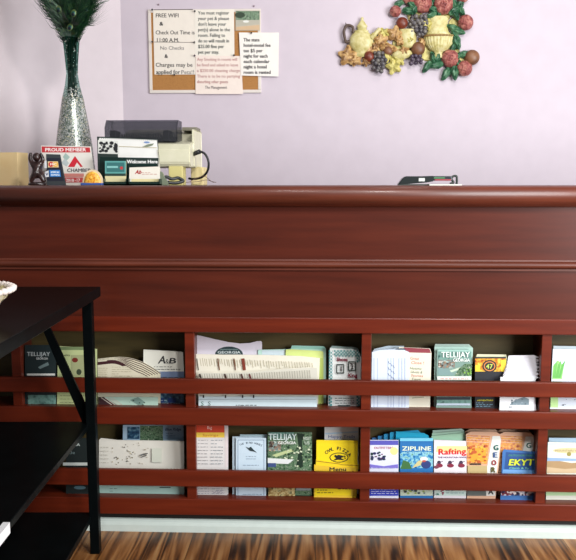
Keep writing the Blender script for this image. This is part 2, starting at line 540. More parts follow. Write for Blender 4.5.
# fanned programme sheets with maroon heads
def fan_c(x):
    P_ = [(90, 359.5), (98, 358.8), (110, 357.4), (122, 356.8), (132, 358.2), (142, 361.6), (152, 367), (160, 372.5), (175, 382)]
    for a, b_ in zip(P_, P_[1:]):
        if x <= b_[0]: return a[1] + (b_[1] - a[1]) * (x - a[0]) / (b_[0] - a[0])


for k in range(6):
    xe = 160.5 - k * 2.6; top = []
    for i in range(15):
        x = 97.5 + (xe - 97.5) * i / 14; t_ = min(1, max(0, (x - 112) / 26)); t_ = t_ * t_ * (3 - 2 * t_)
        top.append((x, fan_c(x) + k * (.45 + 1.75 * t_)))
    s = pocket('programme_sheet', 'cream programme sheet with a maroon head in the fanned pile beside the letter logo card', [(98, 408), (xe, 408)] + top[::-1], M((216, 210, 186)), dep=6.6 - k * .8, group='fanned maroon-headed sheets in the upper row')
    w0 = 4 if k == 5 else 1.2
    s.poly((62, 24, 30), [(x, y + w0 if x < 125 else y + 1.2) for x, y in top] + [(x, y + .35) for x, y in top[::-1]])
    if k == 5:
        s.poly((216, 210, 186), [(98, 362), (107, 361), (107, 359.8), (98, 360.6)])
        s.scrib((170, 160, 130), 112, 366, 132, 377, 5, .4).scrib((190, 180, 150), 99, 367, 108, 377, 5, .5)
    s.done()
# the fan's dark striped lower ends
s = pocket('flyer', 'pale green flyer with dark striped lower corner, in front of the fanned maroon-headed sheets', [(99, 408), (158, 408), (158, 397), (99, 397)], M((176, 206, 190)), dep=.6)
s.poly((50, 26, 30), [(99, 408), (122, 408), (104, 397), (99, 397)])
for k in range(4): s.line((200, 190, 176), 101 + k * 3.6, 397.5, 115 + k * 3.4, 407, .7)
s.poly((120, 150, 140), [(130, 400), (138, 397), (145, 402), (140, 406)]).specks((60, 80, 70), 126, 398, 156, 407, 8)
s.done()
s = pocket('flyer', 'white card with a black letter logo over blue photo squares, upper row', [(143, 408), (184, 408), (184, 373), (183, 352.5), (181, 351.5), (143.5, 349.5)], M((226, 226, 214)), dep=8, cat='card')
s.rect(M((110, 128, 160)), 143.5, 371.5, 184, 377).rect(PH_NIGHT, 143.5, 377, 184, 408)
s.text(INK, 'A', 158, 363.5, 7.5, 7, shear=.25, bold=.5).text(INK, '&', 164.5, 363.5, 4.5, 4, shear=.2).text(INK, 'B', 168, 363.5, 5.4, 7.5, shear=.25, bold=.6)
s.scrib((60, 60, 60), 154, 365.5, 181, 370.5, 2, .6)
for x_, y_ in ((145, 398), (156, 398), (168, 398), (150, 404), (163, 404)): s.rect((30, 60, 120), x_, y_, x_ + 8, y_ + 4.5)
s.scrib((190, 210, 220), 156, 399, 180, 407, 3, .5)
s.done()
# ---------- upper row, second compartment
s = pocket('letter_sheet', 'large white sheet with a dark half-round emblem, sagging top edge, upper row', [(196, 408), (262, 408), (262, 342.5), (261, 341), (257, 341.2), (250, 343), (240, 343.5), (228, 342), (214, 339), (203, 336.3), (196, 335), (194, 337)], M((226, 220, 232)), dep=13.5, lean=R(6), cat='paper')
s.disc((38, 62, 66), 229, 354.5, 14, 8, 0, 180)
s.text((215, 225, 225), 'GEORGIA', 217.5, 353.6, 2.6, 23, bold=.2).line((150, 175, 175), 220, 349.3, 238, 349.3, .5)
o = s.done()
s = pocket('folder', 'pale blue paper with a green edge standing behind the tick-marked schedules', [(258, 408), (326, 408), (326, 349), (324.5, 347), (323, 346.2), (292, 345.5), (290.5, 349), (258, 349.8)], M((190, 226, 214)), dep=12.5, lean=R(6), cat='paper')
s.poly((150, 205, 190), [(291, 348.5), (325, 349.5), (325, 347.3), (323, 346.4), (292, 345.7)])
s.rect((206, 222, 230), 262, 350.3, 288, 356)
s.done()
s = pocket('folder', 'lime yellow sheet standing behind the tick-marked schedules', [(282, 408), (323.5, 408), (323.5, 352.5), (322, 351), (291, 349.2), (286, 349.5)], M((214, 230, 140)), dep=11, lean=R(6), cat='paper')
s.rect((190, 210, 110), 318.6, 358, 322.8, 407).done()


def sched(label, out, dep, yk, ycol, bands):
    s = pocket('schedule_sheet', label, out, M((228, 224, 208)), dep=dep, cat='paper')
    x = 200
    while x < 314:
        t_ = (x - 196) / 130
        y0 = yk + 3 + t_ * 5 + random.uniform(-.5, .5)
        s.line((176, 168, 140), x, y0, x + 1.2, y0 + random.uniform(5, 8), .55)
        x += random.uniform(1.8, 3.2)
    for x_, w_, c in bands: s.line(c, x_, yk + 3.3, x_ + 1.6, yk + 15, w_)
    return s


s = sched('cream schedule sheet with dark tick bars, the taller one behind another like it', [(196, 408), (318, 408), (320, 358), (300, 356), (262, 354.8), (220, 354.6), (196, 354)], 9, 355, 0, [(197, .9, (50, 34, 24)), (218, 1.2, (110, 70, 44)), (234, 1.2, (110, 66, 44)), (243, 3, (124, 50, 34))])
s.done()
s = sched('white schedule sheet with dark tick bars, the shorter one directly behind the slat', [(198, 408), (317, 408), (317, 368), (310, 367.2), (286, 368.5), (255, 371.5), (225, 372.8), (199, 372.5)], 3, 371, 0, [(200, 1.2, (44, 30, 22)), (225, 1.4, (60, 36, 24)), (241.5, 1.6, (70, 34, 26)), (249.5, 2.6, (90, 30, 28))])
s.poly((212, 210, 196), [(199, 380), (317, 380), (317, 367.5), (286, 368.8), (255, 371.8), (225, 373), (199, 372.8)])  # greyer upper area: shade on this sheet put into its colour
for k in range(44): s.line((150, 146, 130), 202 + k * 2.5, 373.5 - max(0, k - 16) * .14, 202.8 + k * 2.5, 378, .5)
for x_, c in ((200, (44, 30, 22)), (225, (60, 36, 24)), (241.5, (70, 34, 26)), (249.5, (90, 30, 28))): s.line(c, x_, 373.5, x_ + 1.8, 379, 1.6)
s.rect((206, 226, 232), 199, 396, 317, 407.5)
for x_ in (203, 225, 242, 253): s.rect((40, 30, 30), x_, 394.5, x_ + 1.5, 397.5)
s.line((140, 150, 160), 199, 398.8, 316, 398.8, .5).text((60, 110, 90), 'S', 201, 405, 4, 3).text((60, 90, 80), 'S', 208, 405, 4, 3).scrib((60, 60, 60), 236, 404, 280, 405.5, 1, .7)
s.done()


def checks(s, x0, y0, x1, y1, st=1.6):
    n = 0
    y = y0
    while y < y1 - .1:
        x = x0 + (st if n % 2 else 0)
        while x < x1 - .1:
            s.rect((70, 140, 140), x, y, min(x + st, x1), min(y + st, y1)); x += 2 * st
        y += st; n += 1


s = pocket('menu_card', 'white menu card with a dotted teal border and two square numerals, upper row', [(328, 408), (360, 408), (361, 358), (358.5, 350), (330, 348.5)], M((222, 226, 224)), dep=5, cat='card')
checks(s, 328.8, 350.5, 332.5, 380); checks(s, 334, 350, 359, 356.4); checks(s, 356.5, 354, 360, 362); checks(s, 328.8, 396, 332, 407); checks(s, 356.5, 396, 359.5, 407)
s.text((120, 40, 60), 'Shoes', 336.5, 361, 3.4, 11, bold=.3).text((60, 50, 50), '1', 339.2, 371.2, 4.6, 2.2, bold=.3).text((60, 50, 50), '2', 350.5, 368.8, 4.6, 3, bold=.3)
for a, b in ((336.8, 364.5), (348.5, 361.8)):
    for l in ((a, b, a + 7, b), (a, b + 8.4, a + 7, b + 8.4), (a, b, a, b + 8.4), (a + 7, b, a + 7, b + 8.4)): s.line((50, 60, 54), *l, .9)
s.text((130, 40, 60), 'King', 348, 377, 3.6, 9, bold=.3).scrib((120, 130, 130), 335, 397, 354, 404, 3).rect((40, 50, 50), 338, 405.2, 350, 406.8)
o = s.done()
s = pocket('menu_card', 'grey card edge rising behind the menu card with the dotted teal border', [(327.5, 408), (358, 408), (358, 348.2), (354, 347), (332, 345.8), (330, 348)], M((150, 170, 166)), dep=8, cat='card')
s.done()
behind(o, [(0, .008, -.0), (.0, .005, 0)], 'white menu card tucked behind the one with two square numerals', 'menu cards behind the front one')
# ---------- upper row, third compartment
s = pocket('flyer', 'white-blue tall flyer with faint vertical writing, far left of the third rack bay', [(371, 408), (409, 408), (409, 352), (404, 350), (380, 350), (372, 352)], M((212, 224, 240)), dep=2)
for x_ in (374, 377.5, 388, 391, 393.5, 399, 402, 405): s.line((170, 186, 214), x_, 358, x_, 407, .6)
for k in range(9): s.line((110, 128, 160), 388 + (k % 3) * 2.5, 361 + k * 2, 389.5 + (k % 3) * 2.5, 364 + k * 2, .5)
o = s.done()
s = pocket('flyer', 'pale blue flyer with a slanting top edge, rearmost beside the maroon-topped one', [(370, 408), (406, 408), (404, 346), (388, 345.8), (374, 349)], M((196, 212, 222)), dep=10); s.done()
s = pocket('flyer', 'pale blue flyer rising just behind the white-blue one, left of the maroon-topped flyer', [(372, 408), (408, 408), (407, 347.8), (373, 350.4)], M((206, 218, 232)), dep=6); s.done()
s = pocket('flyer', 'cream flyer with red and green handwriting and a maroon top band', [(398, 408), (430, 408), (431.5, 353), (430, 348.5), (399, 347)], M((228, 224, 204)), dep=4)
s.poly((140, 54, 66), [(400, 352.3), (431, 353), (429.5, 348.8), (404, 347.4)]).disc((90, 100, 110), 401.5, 350, 4, 2)
s.text((206, 96, 80), 'Great', 410, 359.6, 3, 9, rot=-4).text((206, 96, 80), 'Close !', 411, 364, 3, 13, rot=-2)
for k, (t_, c) in enumerate((('Historic', (90, 120, 80)), ('Ghosts &', (90, 110, 80)), ('Stories', (190, 90, 70)), ('Tours', (100, 110, 80)))): s.text(c, t_, 409.5 + k * .6, 369.3 + k * 3.6, 2.5, 12 - (k == 3) * 3, rot=-3, shear=.2)
s.line((120, 120, 90), 412, 398, 424, 397, .6).done()
s = pocket('travel_guide', 'green travel guide with a river valley cover, upper row right of the maroon-topped flyer', [(436, 408), (471.5, 408), (471, 351), (468, 349), (437, 349)], M((120, 150, 140)), dep=3)
ellijay(s, 438, 349.5, 471.5, 378)
s.rect((232, 232, 224), 437, 376.2, 471, 379.6).scrib((200, 60, 40), 440, 378, 468, 379, 1, .5).rect((40, 50, 60), 436.5, 397, 470, 399.5).rect(PH_TEAL, 436.5, 399.5, 470, 403).rect((190, 206, 220), 436.5, 403, 470, 405)
s.done()
for k in range(3):
    s = pocket('travel_guide', 'pale green top edge of a travel guide stacked behind the river valley guide, upper row', [(434 + k * .6, 408), (470 - k * .5, 408), (473 - k * 1.4, 347.8 - k * 1.2), (471 - k, 346.8 - k * 1.3), (434.5 + k * .3, 346.6 - k * 1.3)], M((176 + 10 * k, 210 + 4 * k, 198 + 4 * k)), dep=6 + 3 * k, group='travel guides behind the front one, upper row'); s.done()
s = pocket('brochure', 'black brochure with a round numeral badge on a red and yellow band', (475, 357, 506, 408), M((22, 26, 36)), dep=2)
s.rect(PH_RED, 475.2, 358.5, 506, 371.5).rect((236, 204, 50), 475.2, 365, 480, 371.5).rect((236, 204, 50), 501, 360, 506, 371.5)
s.disc(INK, 489.5, 366.2, 7.2, 6.3).disc((214, 130, 60), 489.5, 366.2, 5.8, 4.9).disc(INK, 489.5, 366.2, 4.8, 4).text((190, 210, 90), '47', 486, 368.6, 4.4, 6.6, bold=.3)
s.text((200, 190, 40), 'ADVENTURE', 477, 401, 1.4, 16, bold=.2).scrib((110, 150, 170), 476, 402, 500, 407, 3, .5)
s.done()
for k in range(3):
    s = pocket('brochure', 'cream-topped brochure standing behind the black round badge brochure', [(475.5, 408), (507, 408), (507 - k * .4, 357 - k * 1.2), (476 + k * .5, 356.6 - k * 1.2)], M((206 + 6 * k, 214, 170 + 8 * k)), dep=4 + 2 * k, group='cream-topped brochures behind the round badge brochure'); s.done()
s = pocket('flyer', 'white leaflet with a small landscape sketch, front of the curled white leaflets', [(499.5, 408), (534, 408), (534, 384), (537, 377), (500.5, 377)], M((226, 230, 234)), dep=-3.2, lean=R(3))
s.poly((120, 140, 150), [(509, 405), (529, 405), (529, 399), (524, 397), (515, 400)]).specks([(150, 165, 175), (90, 110, 120)], 511, 398, 528, 405, 14).rect((170, 176, 180), 509, 406, 512, 408)
s.done()
for k in range(7):
    y = 375.5 - k * 3.4
    zz = 541.2 + (.5 if k % 2 else -.8) - abs(k - 3) * .3
    s = pocket('leaflet', 'plain white leaflet in the curled white fan beside the round badge brochure', [(502, 408), (536, 408), (zz - 6, y + 3.9), (zz, y + 1.9), (zz - 5.5, y), (507 + k * .3, y + .5), (501.5 + k * .8, 380 - k * 2.6)], M((228, 228, 236)), dep=-2.4 + k * 1.1, group='curled white leaflets in the upper row', lean=R(3)); s.done()
# ---------- upper row, right end
s = pocket('brochure', 'white and blue brochure with a green leafy spray, far right of the upper row', [(550, 408), (592, 408), (592, 350), (553, 349)], M((214, 224, 236)), dep=3)
s.poly((150, 210, 120), [(552, 379), (562, 379), (564, 366), (558, 360), (553, 366)])
for k in range(9): s.line((96, 176, 80), 553 + k * .9, 378, 554.5 + k * 1.3, 364 - (k % 3) * 1.5, .8)
s.rect((186, 226, 150), 550.5, 397, 558, 407.5).specks((110, 120, 130), 562, 399, 592, 406, 9)
s.done()
s = pocket('brochure', 'silver-blue brochure edge behind the leafy spray brochure, far right of the upper row', [(552, 408), (592, 408), (592, 346.5), (553.5, 345.8)], M((190, 204, 210)), dep=8); s.done()

# ---------- lower row, left compartment
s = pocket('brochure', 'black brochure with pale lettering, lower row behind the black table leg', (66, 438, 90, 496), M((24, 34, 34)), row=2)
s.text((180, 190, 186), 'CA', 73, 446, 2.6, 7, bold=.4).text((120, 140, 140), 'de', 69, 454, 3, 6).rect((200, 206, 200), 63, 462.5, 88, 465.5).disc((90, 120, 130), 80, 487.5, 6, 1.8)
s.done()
s = pocket('brochure', 'blue brochure with a green tree picture, behind the wide handwritten sheet', [(122, 496), (183.5, 496), (183.5, 425), (123, 425)], M((176, 204, 226)), row=2, dep=9, lean=R(7))
s.rect((150, 180, 206), 127, 426, 183, 439).rect(PH_GREEN, 140, 425.5, 163, 441).text((40, 70, 120), 'Blue Ridge', 165, 430.5, 2.6, 16, shear=.2, bold=.2).scrib((60, 90, 140), 166, 432, 182, 437, 2)
s.rect(PH_NIGHT, 127.5, 427, 139.5, 439)
s.done()
s = pocket('sheet_of_notes', 'wide white sheet speckled with handwriting, folded over the lower rack at left', [(99, 496), (184.5, 496), (184, 441), (118, 440), (101, 438), (99, 440)], M((218, 216, 206)), row=2, dep=4, cat='paper')
s.specks([(150, 140, 120), (70, 66, 60), (190, 180, 150)], 112, 442, 136, 465, 40, .3, .9).specks([(170, 160, 140)], 138, 442, 150, 465, 16, .3, .8)
s.line((70, 76, 84), 140, 455, 148, 453, .9).line((90, 90, 90), 141, 457, 147, 455, .8).rect((206, 210, 196), 152, 448, 162, 462).scrib((170, 166, 150), 101, 445, 109, 464, 5)
s.rect((178, 214, 204), 99.5, 484, 184.3, 495.5).scrib((90, 120, 120), 110, 487, 178, 494, 3, .5, 3).rect((60, 80, 80), 160, 486.3, 171, 487.3)
s.done()
# ---------- lower row, second compartment
s = pocket('brochure', 'tall price-list brochure with a red and yellow head, lower row', (196, 424, 227, 496), M((222, 220, 218)), row=2, dep=2)
s.rect((206, 70, 44), 196.5, 425, 224.5, 432.5).rect((240, 206, 80), 196.5, 432.5, 224.5, 437.5).text((250, 220, 210), 'Big', 207, 429, 3, 5).text((200, 110, 40), 'Savings', 202, 436.4, 2.6, 16, shear=.3)
s.rect((224, 214, 214), 225, 425, 227, 467)
for k in range(8): s.scrib((150, 150, 152), 198, 439 + k * 3.3, 208, 441.5 + k * 3.3, 1, .55).scrib((140, 150, 156), 211, 439 + k * 3.3, 223, 441.5 + k * 3.3, 1, .6)
s.scrib((140, 140, 160), 198, 485, 209, 494, 4).scrib((140, 140, 160), 212, 485, 224, 494, 4)
o = s.done(); behind(o, [(.003, .006, 0)], 'tall brochure directly behind the red and yellow headed price list', None)
s = pocket('card', 'pale blue card with an arch of lettering over a bird, lower row', (236, 438, 266, 496), M((202, 222, 236)), row=2, dep=2, cat='card')
for l in ((238, 440, 264, 440), (238, 440, 238, 495), (264, 440, 264, 495)): s.line((110, 134, 160), *l, .5)
for k, ch in enumerate('THE BIRD HOUSE'):
    t_ = (k - 6.5) / 6.5; s.text((50, 70, 90), ch, 250.2 + t_ * 10.5, 443.5 + t_ * t_ * 2.4, 1.8, rot=-t_ * 22)
s.poly((40, 56, 60), [(245.5, 446.5), (249, 448), (251, 446.5), (253, 449), (257, 452.5), (254, 451.5), (250, 450.8)]).scrib((120, 140, 160), 246, 455, 256, 460, 2, .4).scrib((120, 140, 160), 243, 464, 259, 466, 1).scrib((100, 120, 140), 243, 493, 262, 495, 1)
o = s.done()
s = pocket('card', 'pale blue card shifted left behind the bird card, lower row', (232.5, 436.5, 262, 496), M((196, 216, 228)), row=2, dep=4, cat='card'); s.line((110, 130, 150), 234.5, 442, 234.5, 466, .5).done()
s = pocket('card', 'pale blue card rising highest behind the bird card, lower row', (240, 434.5, 267, 496), M((184, 208, 214)), row=2, dep=7, cat='card'); s.done()
s = pocket('travel_guide', 'dark green travel guide with a white banner, lower row left of the yellow menu', (267.5, 432, 312, 496), M((44, 74, 54)), row=2, dep=3, yaw=0)
s.rect(PH_GREEN, 268, 432.5, 312, 495).rect(PH_TEAL, 269, 432.5, 294, 438)
s.rect(PH_VALLEY, 268.5, 441, 281, 451).poly((190, 204, 150), [(272, 455), (291, 449), (294, 451), (276, 457)]).poly((226, 230, 228), [(267.8, 458), (294, 459.5), (288, 464), (267.8, 463)]).rect((60, 80, 130), 268, 463, 276, 467)
s.poly((22, 46, 32), [(296, 467), (303, 467), (302, 440), (305, 434), (297, 433), (299, 450)]).specks([(150, 180, 120), (210, 220, 190), (24, 50, 34)], 284, 446, 311, 467, 40, .5, 1.4).specks([(60, 50, 44), (190, 160, 130)], 269, 441, 280, 451, 14, .6, 1.6)
s.text((210, 226, 224), 'TELLIJAY', 268.5, 439.5, 6, 28, bold=.3).text((226, 232, 226), 'GEORGIA', 278, 443.8, 2.8, 18, bold=.25)
s.text((200, 214, 200), 'VISIT', 303, 439.5, 3, 8, bold=.2).text((200, 214, 200), 'US', 304.5, 444, 3, 5, bold=.2).rect(PH_FOOD, 268.5, 485, 295, 495.5).rect((150, 160, 160), 296, 485.5, 311, 490)
s.done()
s = pocket('flyer', 'white flyer with blue lettering standing behind the yellow pizza menu', (324.5, 427, 358.5, 496), M((226, 228, 230)), row=2, dep=9, lean=R(6))
s.poly((186, 214, 236), [(325, 433), (358, 431), (358, 432.5), (325, 434.5)]).text((110, 120, 170), 'Happy Trails', 328, 438, 3, 27, bold=.1).text((140, 140, 170), 'Mountain', 334, 441.5, 2, 15)
s.done()
s = pocket('menu', 'bright yellow pizza menu with a black round logo, lower row', [(316, 496), (357, 496), (357.5, 465), (358, 440.5), (316.5, 440)], M((244, 216, 20)), row=2, dep=4, cat='menu')
for k, ch in enumerate('OWL PIZZA'):
    t_ = (k - 4) / 4; s.text(INK, ch, 336.8 + t_ * 10.5, 450 + t_ * t_ * 4.8, 3.3, rot=-t_ * 42, bold=.3)
s.disc(INK, 339, 457.5, 9.5, 5).disc((244, 216, 20), 339, 457.5, 8.6, 4.2).specks([(60, 50, 20)], 332, 454.5, 346, 460.5, 12, .5, 1.1).poly(INK, [(334, 456), (339, 454.6), (344, 456), (341, 458), (345, 460), (338, 459.6), (333, 460.5), (336, 458)])
s.done()
s = pocket('menu', 'yellow menu folded at a slant in front of the round logo menu', [(314.5, 496), (356, 496), (357, 470), (358.8, 464.5), (345, 464), (330, 462.5), (316, 459.5)], M((238, 206, 30)), row=2, dep=1.5, cat='menu')
s.line((150, 110, 30), 316, 461, 340, 464, .7).line((160, 120, 30), 340, 464.6, 358, 465.6, .7)
s.scrib((90, 80, 20), 318, 486, 334, 493, 3, .6).scrib((90, 80, 20), 338, 485.5, 354, 490, 2, .8)
s.done()
s = pocket('menu', 'orange-edged yellow menu folded lowest in front of the round logo menu', [(314, 496), (352, 496), (358.5, 467.8), (340, 467), (322, 466), (314.2, 464.5)], M((228, 190, 50)), row=2, dep=.4, cat='menu'); 
s.text(INK, 'Menu', 329, 471, 3.6, 17, bold=.4)
s.rect((244, 216, 20), 315, 484.5, 351, 495.5).scrib((70, 66, 20), 317, 486, 333, 494, 3, .7).scrib((70, 66, 20), 338, 485, 352, 490, 2, .9); s.done()
# ---------- lower row, third compartment
s = pocket('brochure', 'white brochure with purple bands and crew photo, left of the blue zipline brochure', (369.5, 440, 398.5, 496), M((220, 224, 240)), row=2, dep=1)
s.rect((84, 84, 180), 369.7, 440.5, 398.3, 445).text((170, 90, 110), 'OUTFITTERS', 374, 449, 2.2, 19, bold=.3).disc((240, 230, 150), 394, 451, 4)
s.specks([(40, 40, 90), (110, 60, 90), (30, 60, 60)], 370.5, 451, 386, 461, 26, .8, 1.8).poly((120, 110, 200), [(370, 468), (398, 468), (398, 464), (384, 466), (370, 464)]).text((210, 215, 240), 'Book your trip now', 371, 468.6, 1.4, 25)
s.rect((40, 60, 190), 369.8, 484.5, 398.3, 495.5).scrib((200, 206, 240), 371, 486, 397, 494, 4, .7)
s.done()
for k in range(5):
    s = pocket('brochure', 'bright blue brochure fanned out behind the rafting and zipline brochures', [(370.5 + k * 6, 496), (402 + k * 6, 496), (405 + k * 6, 435 + abs(k - 3) * .9), (400 + k * 6, 433 - (k > 1) * 1.5 - (k > 2) * 1.4 + (k > 3) * 3), (372 + k * 6, 438 - k * 1.9 + (k > 3) * 1)], M((70 - 12 * k, 130 + 14 * k, 196 + 8 * k)), row=2, dep=6 + 2.1 * (5 - k), lean=R(5.5), group='blue brochures fanned behind the zipline brochure'); s.done()
s = pocket('brochure', 'blue zipline brochure with white lettering and a rider photo, lower row', (400, 440, 433, 496), M((30, 110, 176)), row=2, dep=2)
s.rect((120, 206, 236), 400, 438, 433, 441).rect(PH_BLUE, 400.3, 452, 432.8, 468).text((230, 240, 210), 'ZIPLINE', 402, 450.5, 4, 29, bold=.35).text((150, 206, 220), 'ADVENTURE', 403, 453.6, 2, 27, bold=.2)
s.poly((60, 110, 60), [(400.5, 469), (412, 469), (409, 462), (403, 460)]).poly((206, 196, 140), [(412, 468), (424, 464), (426, 458), (418, 461)]).disc((226, 226, 220), 424, 459, 4, 2.4).disc((40, 60, 120), 426, 464.5, 5, 4).disc((190, 80, 60), 424, 461, 2, 1)
s.rect((196, 210, 190), 400.3, 484.5, 432.8, 495.5).specks([(60, 90, 120), (150, 170, 90), (40, 60, 60)], 404, 485, 426, 494.5, 26, .8, 1.8)
s.done()
for k in range(3):
    s = pocket('brochure', 'green-topped brochure standing behind the white one with red lettering', [(433, 496), (466, 496), (465.5 - k * .8, 434.5 - k * 2.2), (463.5 - k, 433 - k * 2.2), (431.5 + k * .6, 436 - k * 2.8)], M((160 + 16 * k, 204 + 8 * k, 176 + 14 * k)), row=2, dep=6 + 2.5 * k, group='green-topped brochures behind the red-lettered one'); s.done()
s = pocket('brochure', 'white rafting brochure with big red lettering and paddlers, lower row', [(434, 496), (466, 496), (469, 446), (466, 441), (434, 439.8)], M((226, 222, 228)), row=2, dep=3)
s.poly((240, 214, 150), [(436, 452), (467, 453), (468, 446), (437, 446)]).text((206, 40, 40), 'Rafting', 438, 454.8, 5.6, 28, bold=.8, rot=1.5).text((90, 60, 110), 'THE MOUNTAIN RIVER', 437.5, 458.2, 1.6, 29, bold=.2)
for x_ in (439, 450, 461): s.disc((50, 36, 60), x_, 462.5, 1.9).disc((130, 36, 60), x_ + .5, 465.5, 3.4, 2).line((80, 60, 90), x_ - 3, 464, x_ + 4, 461, .6)
s.disc((120, 60, 80), 436.5, 467, 2.5, 1.6).rect((200, 224, 216), 434.5, 484.5, 466, 495.5).scrib((110, 150, 160), 446, 487, 464, 494, 3, .6).specks([(150, 60, 90), (90, 140, 130)], 435, 485, 444, 495, 12)
s.done()


def georgia(label, x0, y0, dep, full):
    w_ = 34.5
    s = pocket('travel_magazine', label, [(x0, 496), (x0 + w_ - 6, 496), (x0 + w_, y0 + 8), (x0 + w_ - 1, y0 + 3.5), (x0 + w_ - 5, y0 + 1), (x0 + 4, y0 + .5), (x0 - 1, y0 + 3)], M((214, 170, 140)), row=2, dep=dep, cat='magazine')
    s.poly(PH_AUTUMN, [(x0, 464), (x0 + 20, 464), (x0 + 23, y0 + 5), (x0, y0 + 4)])
    for k in range(3): s.line((226, 190, 170), x0, y0 + 5.5 + k * 2.5, x0 + 22, y0 + 6.5 + k * 2.5, .5)
    s.poly((226, 230, 224), [(x0 + 19, 473), (x0 + 29.5, 473), (x0 + w_ - .6, y0 + 8.5), (x0 + w_ - 1.6, y0 + 5), (x0 + w_ - 9, y0 + 5)])
    return s


s = georgia('autumn-orange magazine with dark letters down a white side strip, lower row', 467, 431, 3, True)
s.rect((220, 160, 50), 470, 448, 486, 462).specks([(230, 180, 60), (190, 90, 40)], 469, 444, 488, 463, 30, .8, 2).rect((50, 40, 30), 470, 463, 481, 464.6).rect((190, 170, 120), 467.5, 465.5, 487, 473)
for ch, x_, y_, c in (('G', 493.5, 450, (40, 96, 90)), ('E', 492.6, 457.3, (40, 76, 130)), ('O', 491.4, 465, (150, 44, 50)), ('R', 490.6, 472, (90, 86, 40))): s.text(c, ch, x_, y_, 5, 4.6, bold=.7)
s.rect((96, 104, 100), 467, 484.5, 486, 495.5).rect((220, 222, 216), 486, 484.5, 495.2, 495.5).text(INK, 'A', 488, 494, 5, 5, bold=.7); s.done()
s = georgia('autumn-orange magazine with one teal letter on its white strip, behind the blue and yellow card', 500, 431.5, 5, False)
s.text((40, 96, 90), 'G', 526, 448, 5, 5, bold=.7).rect(PH_CROWD, 500, 484.5, 529, 495.5).done()
s = georgia('autumn-orange magazine rearmost at left, its white corner raised above the others', 466, 428.6, 12, False); s.done()
s = georgia('autumn-orange magazine rearmost at right, next to the bay divider', 498, 428.8, 12, False); s.done()
s = pocket('card', 'glossy blue card with fat yellow-green lettering, lower row beside the bay divider', [(500.5, 496), (536, 496), (535.5, 474), (539, 452), (504, 449.5), (502.5, 452)], M((56, 110, 176)), row=2, dep=1.2, cat='card')
s.poly((34, 78, 140), [(504.5, 469), (534, 469.5), (537, 454), (506, 452)])
s.text((60, 130, 120), 'OUTDOOR PARK', 508.5, 456.3, 1.8, 25, bold=.3).text((26, 40, 60), 'EKYT', 508, 465.6, 6.2, 25, bold=1.7, shear=.2).text((214, 230, 60), 'EKYT', 508, 465.4, 6, 25, bold=.7, shear=.2)
s.text((120, 190, 180), 'Climb & fly', 509, 469, 1.8, 20, bold=.2).poly((110, 160, 214), [(502, 474), (534, 474.5), (534.5, 470.3), (503, 469.5)])
s.rect(PH_CROWD, 501, 484.5, 535, 495.5).done()
# ---------- lower row, right end
s = pocket('brochure', 'pale brochure with a tan lettered oval over brown hills, far right of the lower row', [(546, 496), (590, 496), (590, 443), (548, 442)], M((222, 224, 210)), row=2, dep=3)
s.rect((196, 216, 232), 548, 443, 590, 445).poly((140, 170, 206), [(547.5, 457.5), (590, 459), (590, 461), (547, 461)]).poly((170, 140, 100), [(546.5, 472), (590, 472), (590, 461), (572, 463), (560, 461), (547, 461)]).poly((200, 176, 140), [(546.5, 473), (590, 473), (590, 467), (565, 469), (547, 467)])
s.disc((206, 196, 150), 570, 450.5, 17, 2.8).text((120, 100, 50), 'MOUNTAIN VALLEY', 555, 451.6, 2, 31).disc((150, 140, 70), 569, 454, 2.2).rect((186, 220, 170), 546, 485, 590, 495.5)
s.done()
s = pocket('brochure', 'sky blue brochure edge behind the brown hills brochure, far right of the lower row', [(549, 496), (590, 496), (590, 440.5), (577, 438), (549, 437.8)], M((176, 204, 224)), row=2, dep=8); s.done()

# ------------------------------------------------------------------ notice board on the back wall
bd = empty('notice_board', tuple(PY(205, 94, YW)), 'white-framed cork notice board on the lavender wall, covered in typed notices', 'notice board')
p0, p1 = PY(150, 93.5, YW), PY(261, 9, YW)
bm = bmesh.new(); box(bm, p0.x + .01, p1.x - .01, YW - .008, YW - .001, p0.z + .01, p1.z - .01)
link('cork', bm, ramp_mat('cork', [(150, 100, 50), (176, 124, 66), (160, 110, 56)], 220, rough=.8), bd)
for a in ((p0.x, p1.x, p0.z, p0.z + .013), (p0.x, p1.x, p1.z - .013, p1.z), (p0.x, p0.x + .013, p0.z + .013, p1.z - .013), (p1.x - .013, p1.x, p0.z + .013, p1.z - .013)):
    bm = bmesh.new(); box(bm, a[0], a[1], YW - .0098, YW - .001, a[2], a[3], bev=.002); link('frame', bm, M((220, 212, 204)), bd)


def wallsheet(name, label, out, dep, col=PAPER, cat='notice'):
    return Sheet(name, label, cat, out, (YW - .0106 - .0009 * dep, None), col, lean=0, th=.0006)


s = wallsheet('notice', 'typed wifi and check-out notice, left side of the cork board', [(154.5, 74.5), (195.5, 74.5), (194.5, 10), (153, 10)], 0, M((234, 226, 214)))
s.line((90, 80, 76), 153.5, 9.8, 193, 9.4, .7).line((120, 110, 104), 154, 42, 194.5, 42.5, .6)
G1 = (96, 92, 96)
s.text(INK, 'FREE WIFI', 155.5, 17.4, 3.9, 23, bold=.15).text(INK, '&', 159.5, 25.6, 3.6, 3.6, bold=.4).text(INK, 'Check Out Time is', 155.5, 34.4, 3.9, 39, bold=.1).text(INK, '11:00 A.M.', 156, 42, 3.9, 23, bold=.15)
s.text(G1, 'No Checks', 160, 49.7, 3.6, 24).text(INK, '&', 164.5, 58, 3.6, 3.4, bold=.3).text(INK, 'Charges may be', 155.5, 66.8, 4, 37, bold=.1).text(INK, 'applied for', 156, 74, 4, 24, bold=.2).text(G1, 'Pets!!', 181, 74, 3.9, 13)
s.done()
